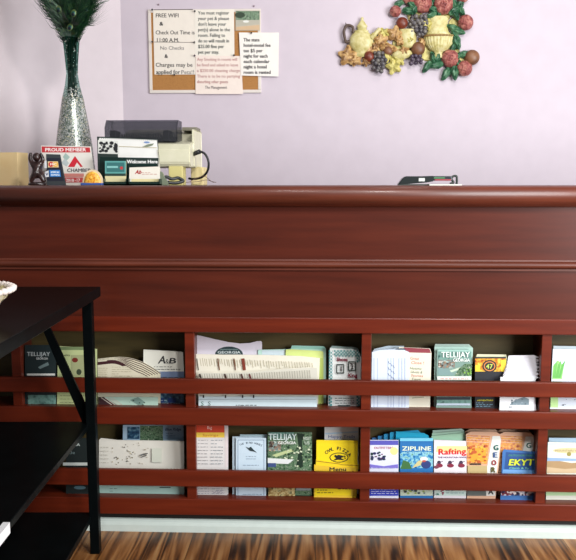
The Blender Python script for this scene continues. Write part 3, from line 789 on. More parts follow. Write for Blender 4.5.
s = wallsheet('notice', 'typed notice about registering pets, top middle of the cork board', [(195, 57), (234.5, 57), (234, 9), (194.5, 10)], 1.2, M((234, 228, 216)))
for k, t_ in enumerate(('You must register', 'your pet & please', "don't leave your", 'pet(s) alone in the', 'room. Failing to', 'do so will result in', '$25.00 fine per', 'pet per stay.')):
    s.text((50, 60, 54), t_, 198, 14.5 + k * 5.6, 3.3, [31, 31, 28, 32, 27, 31, 26, 21][k], bold=.22)
s.done()
s = wallsheet('notice', 'pinkish notice in faded reddish print, bottom middle of the cork board', [(195.5, 94), (243, 94), (241, 56), (195.5, 55.5)], 2.4, M((236, 222, 212)))
for k, t_ in enumerate(('Any Smoking in rooms will', 'be fined and asked to leave', 'a $250.00 cleaning charge', 'There is to be no partying', 'disturbing other guests', 'The Management')):
    s.text((176, 120, 116) if k < 5 else (110, 100, 100), t_, 197 + (8 if k == 5 else 0), 60.8 + k * 5.6, 2.9, [40, 41, 43, 43, 31, 22][k], bold=.15)
s.done()
s = wallsheet('photo_print', 'small outdoor photograph pinned at the top right of the cork board', (235.5, 10.5, 260, 30.5), .6, M((190, 180, 160)), 'photograph')
s.rect(PH_GREEN, 236, 11, 259.5, 20).poly((180, 176, 160), [(236, 26), (259.5, 24), (259.5, 20), (236, 20)]).poly((206, 176, 140), [(236, 30), (259.5, 30), (259.5, 25), (236, 27)]).disc((226, 226, 220), 246, 21.5, 3, 1.2).disc((40, 60, 40), 240, 15, 5, 3)
s.done()
s = wallsheet('notice', 'notice in heavier black print overhanging the right edge of the cork board', [(241, 75.5), (278.5, 76.5), (279, 32.5), (239, 32.5)], 5.3, M((238, 233, 226)))
for k, t_ in enumerate(('The state', 'hotel-motel fee', 'tax $5 per', 'night for each', 'each calendar', 'night a hotel', 'room is rented')):
    s.text(INK, t_, 243.5, 41.5 + k * 5.4, 3.3, [16, 27, 19, 24, 26, 23, 27][k], bold=.35)
s.done()
for x_, y_, c in ((152.5, 10, INK), (195, 11.5, INK), (152.5, 42, INK), (194.5, 42.5, INK), (194.8, 55.8, (60, 40, 60)), (234, 55.5, INK), (174.5, 75, INK), (251.5, 33.2, (70, 60, 40))):
    p = PY(x_, y_, YW - .0165); bm = bmesh.new()
    lathe(bm, [(.0016, 0), (.0016, .004), (.0034, .005), (.0040, .008), (.0022, .010)], (0, 0, 0), 10)
    bmesh.ops.rotate(bm, verts=bm.verts, matrix=Matrix.Rotation(R(90), 3, 'X')); bmesh.ops.translate(bm, verts=bm.verts, vec=p + Vector((0, .001 if x_ < 240 else -.001, 0)))
    o = link('push_pin', bm, M(c if isinstance(c, tuple) else (26, 26, 30)), loc=p); tag(o, 'small dark push pin holding notices on the cork board', 'push pin', 'push pins on the cork board')
for x_ in (158.5, 254): 
    p = PY(x_, 4.5 if x_ < 200 else 6, YW - .004); bm = bmesh.new(); ball(bm, p, .0035, 1, 1, 1)
    o = link('wall_nail', bm, M((140, 120, 130)), loc=p); tag(o, 'nail head in the wall just above the %s corner of the cork board' % ('left' if x_ < 200 else 'right'), 'nail')

# ------------------------------------------------------------------ floral relief on the back wall
rel = empty('wall_relief', tuple(PY(410, 60, YW)), 'painted relief of teapot, urn, fruit, leaves and pink roses hanging on the wall', 'wall decoration')
sc = (PY(411, 50, YW) - PY(410, 50, YW)).x   # metres per pixel on the wall
YR = YW - .012


def rp(x, y, d=0): return PY(x, y, YR - d)


POTTERY = ramp_mat('cream_glaze', [(176, 164, 98), (200, 190, 130), (212, 204, 156)], 60, rough=.4, bump=.3)
TAN = ramp_mat('tan_gilt_leaf', [(112, 76, 40), (176, 136, 84), (208, 176, 120)], 60, rough=.5)
OLIVE = ramp_mat('olive_gilt_leaf', [(130, 120, 50), (190, 180, 100), (220, 206, 130)], 60, rough=.5)
LEAFG = ramp_mat('painted_green_leaf', [(20, 62, 42), (46, 98, 68), (98, 140, 104)], 45, rough=.45)
ROSE = ramp_mat('painted_rose', [(120, 58, 56), (158, 88, 82), (196, 134, 118)], 50, rough=.5)
GRAPE = ramp_mat('painted_grape', [(58, 56, 64), (92, 88, 90), (128, 122, 112)], 50, rough=.4)
PLUM = ramp_mat('painted_plum_grape', [(58, 46, 64), (96, 84, 98)], 50, rough=.4)
REDF = ramp_mat('painted_red_fruit', [(92, 36, 24), (134, 62, 40)], 30, rough=.4)
BROWNF = ramp_mat('painted_brown_fruit', [(96, 62, 42), (136, 92, 62)], 30, rough=.45)


def rlathe(name, cx, rows, mat, sy=.45, seg=28, rib=0, ribn=0, parent=None, dep=.0):
    ybase = rows[-1][1]
    b = rp(cx, ybase, dep)
    prof = [(hw * sc, (ybase - y) * sc) for hw, y in rows[::-1]]
    bm = bmesh.new(); lathe(bm, prof, b, seg, sy, 0, rib, ribn)
    return link(name, bm, mat, parent or rel, smooth=True)


tp = rlathe('teapot', 361, [(8, 31.5), (6.5, 32.5), (9, 34.5), (11.5, 38), (12.3, 42), (11.5, 46.5), (8, 51), (5, 53), (6.5, 57)], POTTERY)
o = rlathe('lid', 362, [(.6, 17.5), (1.6, 18.5), (1.2, 20.5), (2.4, 22), (4.8, 25.5), (5.6, 27), (4.6, 27.5), (4.8, 31)], POTTERY, dep=.002); o.parent = tp; o.matrix_parent_inverse = Matrix.Identity(4)
bm = bmesh.new(); tube(bm, spline([rp(353, 33, .004), rp(352.5, 27, .006), rp(347, 25.5, .006), rp(344, 31, .006), rp(344.8, 38, .006), rp(346, 42, .006), rp(350, 41, .004)]), .0058)
tube(bm, [rp(346.5, 26.5, .006), rp(345.6, 22.5, .006)], [.004, .001])
o = link('teapot_handle', bm, M((84, 66, 56)), rel, smooth=True)
bm = bmesh.new(); tube(bm, spline([rp(371, 38, .004), rp(375, 34, .006), rp(380, 28.5, .006)]), [.012] * 8 + [.009] * 8 + [.006]); link('spout', bm, POTTERY, rel, smooth=True)
rlathe('urn_neck', 438, [(8, 17), (9, 17.8), (10, 20), (9, 27), (10.5, 32), (14, 36)], POTTERY)
rlathe('urn_bowl', 438.3, [(15, 36), (14.6, 37.5), (14.5, 40), (13, 45), (9, 50), (4.5, 52), (3.4, 54), (6, 58)], POTTERY, rib=.035, ribn=26, seg=104, dep=.004)
rlathe('urn_rim', 438.3, [(14.5, 35.2), (15.4, 35.8), (15.4, 36.6), (14.5, 37.2)], M((140, 110, 60)), dep=.005)
rlathe('cup', 408, [(9, 30), (8.7, 31), (8.2, 40), (7.4, 46), (5, 48)], POTTERY, dep=.002)
bm = bmesh.new(); ball(bm, rp(402, 54.5, .004), 1, 11 * sc, .012, 5 * sc, rot=Matrix.Rotation(R(-8), 3, 'Y')); link('saucer', bm, POTTERY, rel, smooth=True)


def leaf(x, y, r, ang, mat, dep=.004, lobes=0, asp=.5):
    bm = bmesh.new(); c = rp(x, y, dep)
    n = 28 if lobes else 14
    ctrv = bm.verts.new(c + Vector((0, -.006, 0)))
    rim = []; mid = []
    for i in range(n):
        a = 2 * math.pi * i / n
        if lobes:
            rr = r * (.8 + .2 * math.cos(lobes * a)) * (1 + .05 * random.uniform(-1, 1)); u, v = rr * math.cos(a), rr * math.sin(a)
        else:
            rr = r; u = rr * math.cos(a); v = rr * asp * math.sin(a) * (1 - .35 * math.cos(a)) * (1 + .07 * (-1) ** i)
        ca, sa = math.cos(R(ang)), math.sin(R(ang))
        q_ = Vector(((u * ca - v * sa) * sc, 0, (u * sa + v * ca) * sc))
        rim.append(bm.verts.new(c + q_ + Vector((0, .001, 0)))); mid.append(bm.verts.new(c + q_ * .55 + Vector((0, -.009 if abs(math.sin(a)) > .3 else -.004, 0))))
    bk = [bm.verts.new(v.co + Vector((0, .004, 0))) for v in rim]
    for i in range(n):
        j = (i + 1) % n
        bm.faces.new((ctrv, mid[i], mid[j])); bm.faces.new((mid[i], rim[i], rim[j], mid[j])); bm.faces.new((rim[i], bk[i], bk[j], rim[j]))
    bm.faces.new(bk)
    return link('leaf', bm, mat, rel)


for a in ((348, 56, 11, 160, TAN, .004, 5), (356, 60, 7, 30, TAN, .006, 5), (381, 40, 8.5, 20, TAN, .008, 5), (395, 34, 9, 80, TAN, .010, 5), (389, 48, 9, -10, TAN, .006), (371, 50, 8, 60, TAN, .002, 5),
          (394, 66, 9, 250, OLIVE, .006, 5), (399, 59, 8, 20, OLIVE, .004, 5), (427, 24, 7, 80, OLIVE, .008, 5)):
    leaf(*a)
for a in ((366, 62, 5, 200, TAN, .006, 5), (384, 33, 6, 120, OLIVE, .006, 5), (401, 41, 6, 10, TAN, .008, 5), (410, 40, 5, 300, OLIVE, .010, 5), (387, 57, 6, 200, OLIVE, .006, 5), (404, 51, 6, 100, TAN, .008, 5), (423, 42, 6, 60, TAN, .002, 5), (376, 46, 6, 300, TAN, .006, 5)):
    leaf(*a)
for a in ((400, 3, 6, 20), (409, 11, 7, -10), (415, 9, 6, 60), (433, 9, 7, 160), (431, 15, 6, 200), (439, 14, 5, 260), (455, 10, 7, 30), (456, 15, 6, 300), (461, 3, 7, 60), (452, 27, 6, 160), (459, 31, 7, -20), (455, 34, 6, -60),
          (457, 42, 8, -70), (453, 48, 6, 240), (433, 57, 6, 110), (427, 67, 7, 235), (436, 65, 7.5, 190), (438, 58, 6, 80), (446, 74, 7.5, 240), (455, 73, 7.5, 275), (458, 56, 6, 40), (466, 54, 7, 10), (459, 64, 6, 300), (411, 4, 6, 140), (453, 2, 7, 100), (431, -3, 8, 100), (462, 12, 6, 300)):
    leaf(a[0], a[1], a[2], a[3], LEAFG, random.choice((.004, .008, .012)))


def rose(x, y, r):
    bm = bmesh.new(); c = rp(x, y, .016)
    ball(bm, c, r * sc * .62, 1, .4, 1)
    for ring, (rad, pr_, n, dd) in enumerate(((.74, .44, 7, .000), (.46, .36, 5, .008), (.2, .26, 3, .013))):
        for i in range(n):
            a = 2 * math.pi * i / n + ring * .5
            q_ = c + Vector((math.cos(a) * rad * r * sc, -dd, math.sin(a) * rad * r * sc))
            rot = Matrix.Rotation(-a, 3, 'Y') @ Matrix.Rotation(R(-38), 3, 'Z')
            ball(bm, q_, pr_ * r * sc, .24, 1.1, 1.3, rot=rot)
    return link('rose', bm, ROSE, rel, smooth=True)


for a in ((423, 3, 9), (444, 4, 9.5), (466, 22, 7.5), (450.5, 58, 8.5), (465, 68, 7.5), (395.5, 11, 5.5), (409, -4, 7), (463, -4, 6)): rose(*a)


def grapes(x0, y0, x1, y1, mat, r, name='grape_cluster'):
    bm = bmesh.new(); cx, cy = (x0 + x1) / 2, (y0 + y1) / 2
    y = y0 + r
    row = 0
    while y <= y1 - r * .5:
        t_ = (y - y0) / (y1 - y0); hw = (x1 - x0) / 2 * math.sqrt(max(.08, 1 - (2 * t_ - .85) ** 2 * .9)) - r * .4
        x = cx - hw + (row % 2) * r * .8
        while x <= cx + hw:
            ball(bm, rp(x + random.uniform(-.9, .9), y + random.uniform(-.8, .8), .008 + random.uniform(0, .014)), r * sc * random.uniform(.8, 1.1)); x += r * 1.75
        y += r * 1.45; row += 1
    return link(name, bm, mat, rel, smooth=True)


grapes(372, 51, 388, 75, GRAPE, 2.4); grapes(409, 14, 431, 37, GRAPE, 2.5); grapes(410, 54, 425, 67, PLUM, 2.3)
for x, y, r, m in ((369, 56.5, 5.2, REDF), (402, 23, 5.8, REDF), (418, 49, 7, BROWNF), (472, 57.5, 7.6, BROWNF), (388, 51, 5, BROWNF)):
    bm = bmesh.new(); ball(bm, rp(x, y, .006), r * sc, 1, .7, 1, sub=3); link('fruit', bm, m, rel, smooth=True)
bm = bmesh.new()
for x, y, r in ((380, 46, 16), (402, 44, 18), (428, 50, 20), (450, 50, 18), (440, 14, 20), (415, 16, 14), (455, 24, 12), (362, 48, 10), (458, 62, 14)):
    c = PY(x, y, YW - .004)
    bmesh.ops.create_cone(bm, cap_ends=True, segments=16, radius1=r * sc * .55, radius2=r * sc * .5, depth=.007, matrix=Matrix.Translation(c) @ Matrix.Rotation(R(90), 4, 'X'))
link('backing', bm, OLIVE, rel)

# ------------------------------------------------------------------ things on the counter


def px_m(Y, py=170): return (PY(301, py, Y) - PY(300, py, Y)).x


# --- vase and peacock feathers
YV = .34
k = px_m(YV); vx = PY(75, 170, YV).x
vtop = PY(71, 38, YV)


def vz(y): return PY(74, y, YV).z


prof = [(20 * k, 0), (21 * k, .004), (20.5 * k, .03), (18 * k, vz(146) - H), (14.5 * k, vz(122) - H), (10.5 * k, vz(99) - H), (7.3 * k, vz(86) - H), (5.6 * k, vz(74) - H), (6.4 * k, vz(60) - H), (7.6 * k, vz(46) - H), (8.6 * k, vz(38) - H), (7.9 * k, vz(38.4) - H), (5 * k, vz(70) - H)]
bm = bmesh.new(); lathe(bm, prof, (vx, YV, H), 32)
for v in bm.verts: v.co.x += (vtop.x - vx) * max(0, (v.co.z - H) / (vtop.z - H)) ** 1.5
m, nt, b = new_mat('speckled_glass')
N = nt.nodes.new
tc = N('ShaderNodeTexCoord'); vo = N('ShaderNodeTexVoronoi'); vo.inputs['Scale'].default_value = 300; nt.links.new(tc.outputs['Object'], vo.inputs['Vector'])
se = N('ShaderNodeSeparateColor'); nt.links.new(vo.outputs['Color'], se.inputs[0])
rr = N('ShaderNodeValToRGB'); rr.color_ramp.interpolation = 'CONSTANT'
e = rr.color_ramp.elements
while len(e) < 5: e.new(.5)
for i, (p_, c) in enumerate(((0, (90, 102, 96)), (.2, (140, 148, 142)), (.45, (186, 190, 188)), (.75, (120, 134, 118)), (.9, (206, 202, 176)))): e[i].position = p_; e[i].color = lin(c)
nt.links.new(se.outputs[0], rr.inputs[0]); nt.links.new(rr.outputs[0], b.inputs['Base Color'])
b.inputs['Roughness'].default_value = .25; b.inputs['Metallic'].default_value = .35
gl = N('ShaderNodeBsdfGlass'); gl.inputs['Color'].default_value = (.55, .7, .66, 1); gl.inputs['IOR'].default_value = 1.1; gl.inputs['Roughness'].default_value = .03
sx = N('ShaderNodeSeparateXYZ'); nt.links.new(tc.outputs['Object'], sx.inputs[0])
mr = N('ShaderNodeMapRange'); mr.inputs['From Min'].default_value = vz(104) - H; mr.inputs['From Max'].default_value = vz(86) - H; mr.inputs['To Min'].default_value = .96; mr.inputs['To Max'].default_value = .03
nt.links.new(sx.outputs[2], mr.inputs['Value'])
gt = N('ShaderNodeMath'); gt.operation = 'LESS_THAN'; nt.links.new(se.outputs[1], gt.inputs[0]); nt.links.new(mr.outputs[0], gt.inputs[1])
ms = N('ShaderNodeMixShader'); nt.links.new(gt.outputs[0], ms.inputs[0]); nt.links.new(gl.outputs[0], ms.inputs[1]); nt.links.new(b.outputs[0], ms.inputs[2])
nt.links.new(ms.outputs[0], nt.nodes['Material Output'].inputs['Surface'])
vase = link('flower_vase', bm, m, loc=(vx, YV, H), smooth=True)
tag(vase, 'tall slender speckled glass vase holding peacock feathers on the counter', 'vase')

BARB = ramp_mat('peacock_barb', [(6, 26, 20), (16, 50, 34), (32, 74, 42), (60, 70, 34)], 90, rough=.4, metal=.2)
QUILL = M((60, 70, 54)); EYE1 = M((90, 110, 60), rough=.35, metal=.3); EYE2 = M((30, 86, 80), rough=.3, metal=.3); EYE3 = M((8, 14, 30), rough=.3)
STEM = M((14, 50, 42), rough=.4)
neck = vtop + Vector((0, 0, -.004))
fe = [(-44, -60, -.01), (-36, -40, .02), (-28, -75, -.03), (-22, -30, .03), (-15, -62, 0), (-9, -88, .02), (-3, -40, -.02), (2, -70, .03), (8, -92, -.03), (13, -45, .0), (19, -72, .02), (26, -52, -.02), (33, -70, .01), (-9, 8, -.03), (6, 12, -.035), (3, 26, -.04), (-4, -8, -.035), (15, -10, -.03), (-16, 2, -.02), (-30, -14, .0), (24, -22, .01), (-18, -20, -.01), (11, -4, .01), (6, -24, .0), (-8, -34, .01), (-27, -32, .02), (28, -40, .0), (0, 10, -.02), (-8, 16, -.01), (7, 20, .0), (-6, 22, .01), (6, 24, .01), (-15, 8, .0), (15, 6, .0), (-24, -6, .02), (25, -8, .01)]
for n_, (dx, ty, dy) in enumerate(fe):
    tip = PY(71 + dx, ty, YV) + Vector((0, dy, 0))
    base = Vector((vtop.x + dx * .06 * k, YV + dy * .1, vtop.z - .11))
    c1 = Vector((vtop.x + dx * .19 * k, YV + dy * .12, vtop.z))
    mid = c1.lerp(tip, .5) + Vector((dx * .02 * k, 0, .01))
    path = spline([base, c1, mid, tip], 8)
    fo = empty('peacock_feather', tuple(base), 'long dark green peacock feather in the bundle standing in the speckled vase', 'feather', 'peacock feathers in the vase')
    bm = bmesh.new(); tube(bm, path, .0011, 5); link('quill', bm, QUILL, fo)
    bm = bmesh.new()
    up = path[7:]
    for i in range(len(up) - 1):
        d = (up[i + 1] - up[i]).normalized(); side = d.cross(Vector((0, 1, 0))).normalized()
        for sub in range(9):
            p = up[i].lerp(up[i + 1], sub / 9)
            fr_ = (i + sub / 9) / (len(up) - 1)
            L_ = (.024 + .032 * math.sin(min(1, fr_ * 1.3) * math.pi * .62)) * random.choice((.8, .9, 1, 1, 1.2, 1.7))
            for sg in (-1, 1):
                w_ = .0011
                a_ = R(random.uniform(18, 50)); dirv = d * math.cos(a_) + side * sg * math.sin(a_) + Vector((0, random.uniform(-.35, .35), 0))
                q1 = p + dirv * L_ * .6; q2 = q1 + (d * .8 + dirv * .5) * L_ * random.uniform(.4, .8)
                off = d * w_
                vs0 = [bm.verts.new(p - off), bm.verts.new(p + off), bm.verts.new(q1 + off), bm.verts.new(q1 - off), bm.verts.new(q2)]
                bm.faces.new(vs0[:4]); bm.faces.new((vs0[3], vs0[2], vs0[4]))
    link('barbs', bm, BARB, fo)
    bm = bmesh.new(); ec = tip + Vector((0, -.003, -.012)); rt = Matrix.Rotation(math.atan2((tip - mid).x, (tip - mid).z), 3, 'Y')
    ball(bm, ec, .012, .8, .12, 1.1, mi=0, rot=rt); ball(bm, ec + Vector((0, -.0024, -.002)), .0085, .8, .12, 1, mi=1, rot=rt); ball(bm, ec + Vector((0, -.004, -.004)), .0055, 1, .12, .9, mi=2, rot=rt)
    link('eye_spot', bm, [EYE1, EYE2, EYE3], fo)
# dark stems that fill the neck
bm = bmesh.new()
for i in range(9):
    a = i * 2.4; r0 = 3.2 * k
    tube(bm, [(vx + math.cos(a) * r0 * 2.4, YV + math.sin(a) * r0 * 2, H + .03), (vtop.x + (vx - vtop.x) * .5 + math.cos(a) * r0 * .8, YV + math.sin(a) * r0, vz(76)), (vtop.x + math.cos(a) * r0 * 1.5, YV + math.sin(a) * r0 * 1.3, vz(37))], .0036, 6)
tag(link('feather_stems', bm, STEM, loc=(vx, YV, H + .03)), 'bunch of dark green stalks filling the neck of the speckled vase', 'stems', kind='stuff')

# --- tan cardboard box at the left end
bx0, bx1 = PY(-30, 170, .22).x, PY(28.5, 170, .22).x
zt_ = PY(10, 152.5, .22).z
bm = bmesh.new()
xm = PY(17.5, 170, .20).x
prism(bm, [Vector((bx0, .235, H)), Vector((xm, .20, H)), Vector((PY(28.5, 170, .26).x, .26, H)), Vector((PY(28.5, 170, .26).x - .04, .33, H)), Vector((bx0, .33, H))], Vector((0, 0, zt_ - H)))
tag(link('storage_box', bm, ramp_mat('tan_card', [(236, 206, 150), (240, 214, 162)], 20, rough=.7), loc=(bx0, .22, H)), 'plain tan box behind the dark figurine at the left end of the counter', 'box')

# --- carved figurine
YF = .07; kf = px_m(YF, 180)


def fp(x, y, d=0): return PY(x, y, YF - d)


figm = ramp_mat('carved_dark_wood', [(20, 11, 11), (40, 22, 20), (66, 40, 36)], 90, rough=.3, bump=.6, coat=.4)
fig = empty('figurine', (fp(37, 184).x, YF, H), 'small dark carved figurine with both arms raised, left end of the counter', 'figurine')
jo = {'pel': (37.4, 172, 0, 4.6), 'che': (37, 165, 0, 5.6), 'nec': (36.6, 160.5, .002, 3), 'shl': (32, 163.5, 0, 2.6), 'ell': (29.8, 157.5, .002, 2.0), 'hal': (31, 152.3, .002, 1.6), 'shr': (41, 163.5, 0, 2.5), 'elr': (43.2, 159, .002, 1.9), 'har': (40.2, 152.8, .003, 1.5),
      'kl': (32.5, 177, .012, 3), 'kr': (42.5, 177, .012, 3), 'fl': (31, 182.5, .008, 2.0), 'fr': (44, 182.5, .010, 2.0), 'arm': (45.5, 169.5, .006, 1.8), 'hnd': (44.3, 173, .012, 1.6)}
ed = [('pel', 'che'), ('che', 'nec'), ('che', 'shl'), ('shl', 'ell'), ('ell', 'hal'), ('che', 'shr'), ('shr', 'elr'), ('elr', 'har'), ('pel', 'kl'), ('kl', 'fl'), ('pel', 'kr'), ('kr', 'fr')]
ks = [q_ for q_ in jo if q_ not in ('arm', 'hnd')]
me = bpy.data.meshes.new('body'); org = Vector(fig.location)
me.from_pydata([fp(jo[q_][0], jo[q_][1], jo[q_][2]) - org for q_ in ks], [(ks.index(a), ks.index(b_)) for a, b_ in ed], [])
bo = bpy.data.objects.new('body', me); COL.objects.link(bo)
sm = bo.modifiers.new('s', 'SKIN'); bo.modifiers.new('u', 'SUBSURF').levels = 2; bo.modifiers['u'].render_levels = 2
for i, q_ in enumerate(ks):
    me.skin_vertices[0].data[i].radius = (jo[q_][3] * kf * 1.2, jo[q_][3] * kf); me.skin_vertices[0].data[i].use_root = q_ == 'pel'
dg = bpy.context.evaluated_depsgraph_get(); dg.update()
me2 = bpy.data.meshes.new_from_object(bo.evaluated_get(dg)); bpy.data.objects.remove(bo)
me2.materials.clear(); me2.materials.append(figm)
for p in me2.polygons: p.use_smooth = True
bo = bpy.data.objects.new('body', me2); COL.objects.link(bo); bo.parent = fig
bm = bmesh.new(); c = fp(36.5, 157, .003); ball(bm, c, 4.4 * kf, .85, .95, 1.05, sub=3)
ball(bm, c + Vector((0, -4.2 * kf, -.2 * kf)), .9 * kf, .8, 1, 1.2); 
for sg in (-1, 1): ball(bm, c + Vector((sg * 1.5 * kf, -3.6 * kf, 1.0 * kf)), .75 * kf, 1, .6, .6); ball(bm, c + Vector((sg * 3.8 * kf, 0, 0)), 1 * kf, .5, .8, 1.2)
ball(bm, c + Vector((0, -3.7 * kf, -2 * kf)), 1.2 * kf, 1, .5, .35)
link('head', bm, figm, fig, smooth=True)
bm = bmesh.new(); lathe(bm, [(8.6 * kf, 0), (9 * kf, .003), (8.4 * kf, .008), (6.5 * kf, .010)], (fp(37, 184).x, YF, H), 20, .7); link('plinth', bm, figm, fig)

# --- signs on the counter
s = Sheet('membership_sign', 'white membership sign with a red top bar and red mountain, leaning on the counter', 'sign', [(45, 185), (96, 185), (95, 180), (90.5, 146.5), (41, 145.5), (41, 148)], (.135, H), M((226, 222, 214)), lean=R(10), th=.004)
s.poly((190, 44, 52), [(42, 152.5), (90.5, 152.5), (89.8, 147.5), (41.5, 146.4)]).text((240, 228, 226), 'PROUD MEMBER', 45, 151.4, 3.3, 41, bold=.35)
s.poly((160, 184, 176), [(63, 157), (65.5, 153), (70, 157), (66, 161.5)]).poly((180, 190, 190), [(61, 163), (65, 158.5), (69, 163), (66.5, 166.5)])
s.poly((200, 30, 48), [(68, 167), (75, 156), (83, 167)]).poly((226, 222, 214), [(74.5, 167), (77, 162.5), (80.5, 167)])
s.text((70, 70, 76), 'CHAMBER', 67, 172, 3.4, 24, bold=.3).rect((206, 130, 120), 64, 173.5, 84, 177).poly((196, 64, 66), [(64.5, 182.5), (84, 182.5), (84, 177.5), (64.5, 177.5)]).text((240, 226, 222), '2018', 66, 181.8, 3, 8, bold=.3).text((240, 226, 222), '-17', 75, 181.8, 3, 5, bold=.3)
s.done()
s = Sheet('card_logo_stand', 'dark grey stand with payment card stickers in front of the membership sign', 'sign', [(47, 185.5), (66, 185.5), (65, 180), (60, 154.5), (46, 154)], (.095, H), M((52, 58, 62)), lean=R(10), th=.004)
s.poly((24, 28, 44), [(47, 181), (64, 181), (60, 158), (47, 158)])
s.poly((226, 196, 150), [(48, 167.4), (58.8, 167.4), (58, 161.4), (47.8, 161.4)]).disc((206, 60, 50), 51, 164.4, 2.6).disc((236, 180, 60), 55.6, 164.4, 2.6).text((250, 244, 236), 'MC', 50, 165.4, 2.1, 6.6, bold=.3)
s.poly((40, 120, 196), [(50, 176.8), (61, 176.8), (60, 170), (49.3, 170)]).text((226, 238, 246), 'AMERICAN', 50.6, 173, 1.7, 8.6, bold=.2).text((226, 238, 246), 'EXPRESS', 51, 175.8, 1.7, 8.6, bold=.2)
s.poly((222, 222, 226), [(44.5, 168), (47, 168), (46.6, 160.5), (44.5, 161.5)]).poly((222, 222, 226), [(45, 177), (49, 177), (48.6, 170.5), (45, 172)]).text((40, 50, 90), 'V', 45.8, 175.8, 3, 2.4, bold=.3)
s.done()
# domed ornament
kd = px_m(.07, 178); c = PY(93.5, 185, .075); c.z = H
dm = empty('dome_ornament', (c.x, .075, H), 'tiny orange and gold domed ornament with a blue foot, on the counter', 'ornament')
bm = bmesh.new()
prism(bm, [Vector((c.x + 10.2 * kd * math.cos(R(a)), .066, H + .006 + 13.8 * kd * math.sin(R(a)))) for a in range(0, 181, 10)], Vector((0, .012, 0)))
link('rim', bm, M((226, 206, 170)), dm)
bm = bmesh.new()
for i in range(7):
    a0 = i / 6 * math.pi
for rr_, yy in ((8.8, .0655), (8.2, .061), (5, .058)):
    pass
ball(bm, Vector((c.x, .066, H + .006)), 1, 8.8 * kd, .009, 12 * kd, sub=3)
bmesh.ops.bisect_plane(bm, geom=bm.verts[:] + bm.edges[:] + bm.faces[:], plane_co=(0, 0, H + .004), plane_no=(0, 0, -1), clear_outer=True)
link('dome', bm, ramp_mat('orange_gold', [(190, 100, 30), (236, 170, 50), (244, 206, 110)], 150, rough=.35), dm, smooth=True)
bm = bmesh.new(); box(bm, c.x - 11.5 * kd, c.x + 10.5 * kd, .056, .086, H, H + .0075, bev=.002); link('foot', bm, M((60, 90, 160)), dm)

# --- business card holder and desk calendar
s = Sheet('desk_calendar', 'spiral-topped desk calendar page with a black and white picture, propped up on the counter', 'calendar', [(98, 186), (163, 186), (160.5, 176), (157.5, 139), (97, 136.5)], (.175, H), M((24, 44, 40)), lean=R(13), th=.004)
s.poly((230, 230, 226), [(118, 156), (158.5, 158), (157, 140), (99, 137.8), (98, 153), (118, 154)])
s.poly((230, 230, 226), [(118, 160), (160, 176), (158.5, 157), (118, 155)])
s.poly((236, 236, 232), [(118.5, 146), (157.5, 149), (157.2, 148.4), (118.5, 145.5)])
s.poly((214, 216, 210), [(98, 153.5), (119, 154.2), (118, 141), (98, 140)])
random.seed(3)
s.specks([(20, 22, 28)], 99, 141, 118, 153, 26, .8, 2.4)
s.poly((120, 130, 110), [(142.5, 147), (148, 144.5), (154, 143.5), (153, 145.5), (147, 147.5)]).disc((110, 140, 190), 147, 142.5, 3, .9)
s.line((190, 180, 150), 119, 146.5, 157, 148, .6).line((200, 196, 180), 157.5, 150, 161, 175, .7)
cal = s.done()
bm = bmesh.new()
for i in range(28):
    a = s.loc(99.5 + i * 2.1, 137.6 + i * .088); pth = [Vector((a.x, a.y + .0035 * math.sin(t_), -.002 + .0045 * math.cos(t_))) for t_ in [2 * math.pi * j / 8 for j in range(9)]]
    tube(bm, pth, .0006, 4)
me = bpy.data.meshes.new('spiral'); bm.to_mesh(me); bm.free(); me.materials.append(INK)
o = bpy.data.objects.new('spiral_binding', me); COL.objects.link(o); o.parent = cal
hd_y = .09
ch = empty('card_holder', (PY(130, 180, hd_y).x, hd_y, H), 'dark green business card holder reading Welcome Here beside the desk calendar', 'card holder')


def onplane(Y, pts): return [PY(x, y, Y) for x, y in pts]


def fixz(bm):
    for v in bm.verts: v.co.z = max(v.co.z, H)


bm = bmesh.new(); prism(bm, onplane(.11, [(98, 185), (159, 185), (157, 158), (100, 157)]), Vector((0, .012, 0))); fixz(bm); link('back_plate', bm, M((20, 42, 38), rough=.25), ch)
for a in ((104, 126.5), (128.5, 159.5)):
    bm = bmesh.new(); x0, x1 = PY(a[0], 180, .075).x, PY(a[1], 180, .075).x
    box(bm, x0, x1, .072, .11, H, H + .004); box(bm, x0, x1, .072, .075, H, H + .011); box(bm, x0, x0 + .0015, .072, .11, H, H + .02); box(bm, x1 - .0015, x1, .072, .11, H, H + .02)
    link('pocket', bm, M((26, 48, 42), rough=.25), ch)
s2 = Sheet('lettering', None, None, [(126, 164), (158.5, 164), (158.5, 158), (126, 158)], (.1098, None), M((20, 42, 38)), th=.0002)
s2.text((236, 238, 236), 'Welcome Here', 127, 163.3, 3.4, 30.5, bold=.4)
o = s2.done(); mw = o.matrix_world.copy(); o.parent = ch; o.matrix_parent_inverse = Matrix.Translation(-Vector(ch.location))


def cards(label, out, Y, col, group=None, n=1):
    s = Sheet('business_card', label, 'business card', out, (Y, H + .004), col, lean=R(4), th=.0035, group=group)
    return s


s = cards('teal business card stack in the left pocket of the green card holder', (105, 161, 126, 184), .088, M((214, 206, 160)))
s.rect((90, 160, 156), 105, 161, 126, 173.5).rect((50, 110, 110), 106.5, 162.5, 124.5, 172).rect((130, 190, 186), 107, 166, 118, 168).disc((190, 60, 60), 121.5, 168, 1.6).rect((30, 60, 54), 105, 173.5, 126, 176).done()
s = cards('white business cards with small red print in the green card holder', [(129, 184), (160, 184), (159.5, 166.5), (129.5, 167.5)], .088, M((230, 226, 214)))
s.text((170, 40, 40), 'Ab', 135, 174, 3.8, 6, shear=.3, bold=.5).scrib((190, 130, 120), 142, 172, 157, 175, 2, .5).rect((226, 214, 160), 131.5, 179, 159, 183.5).done()

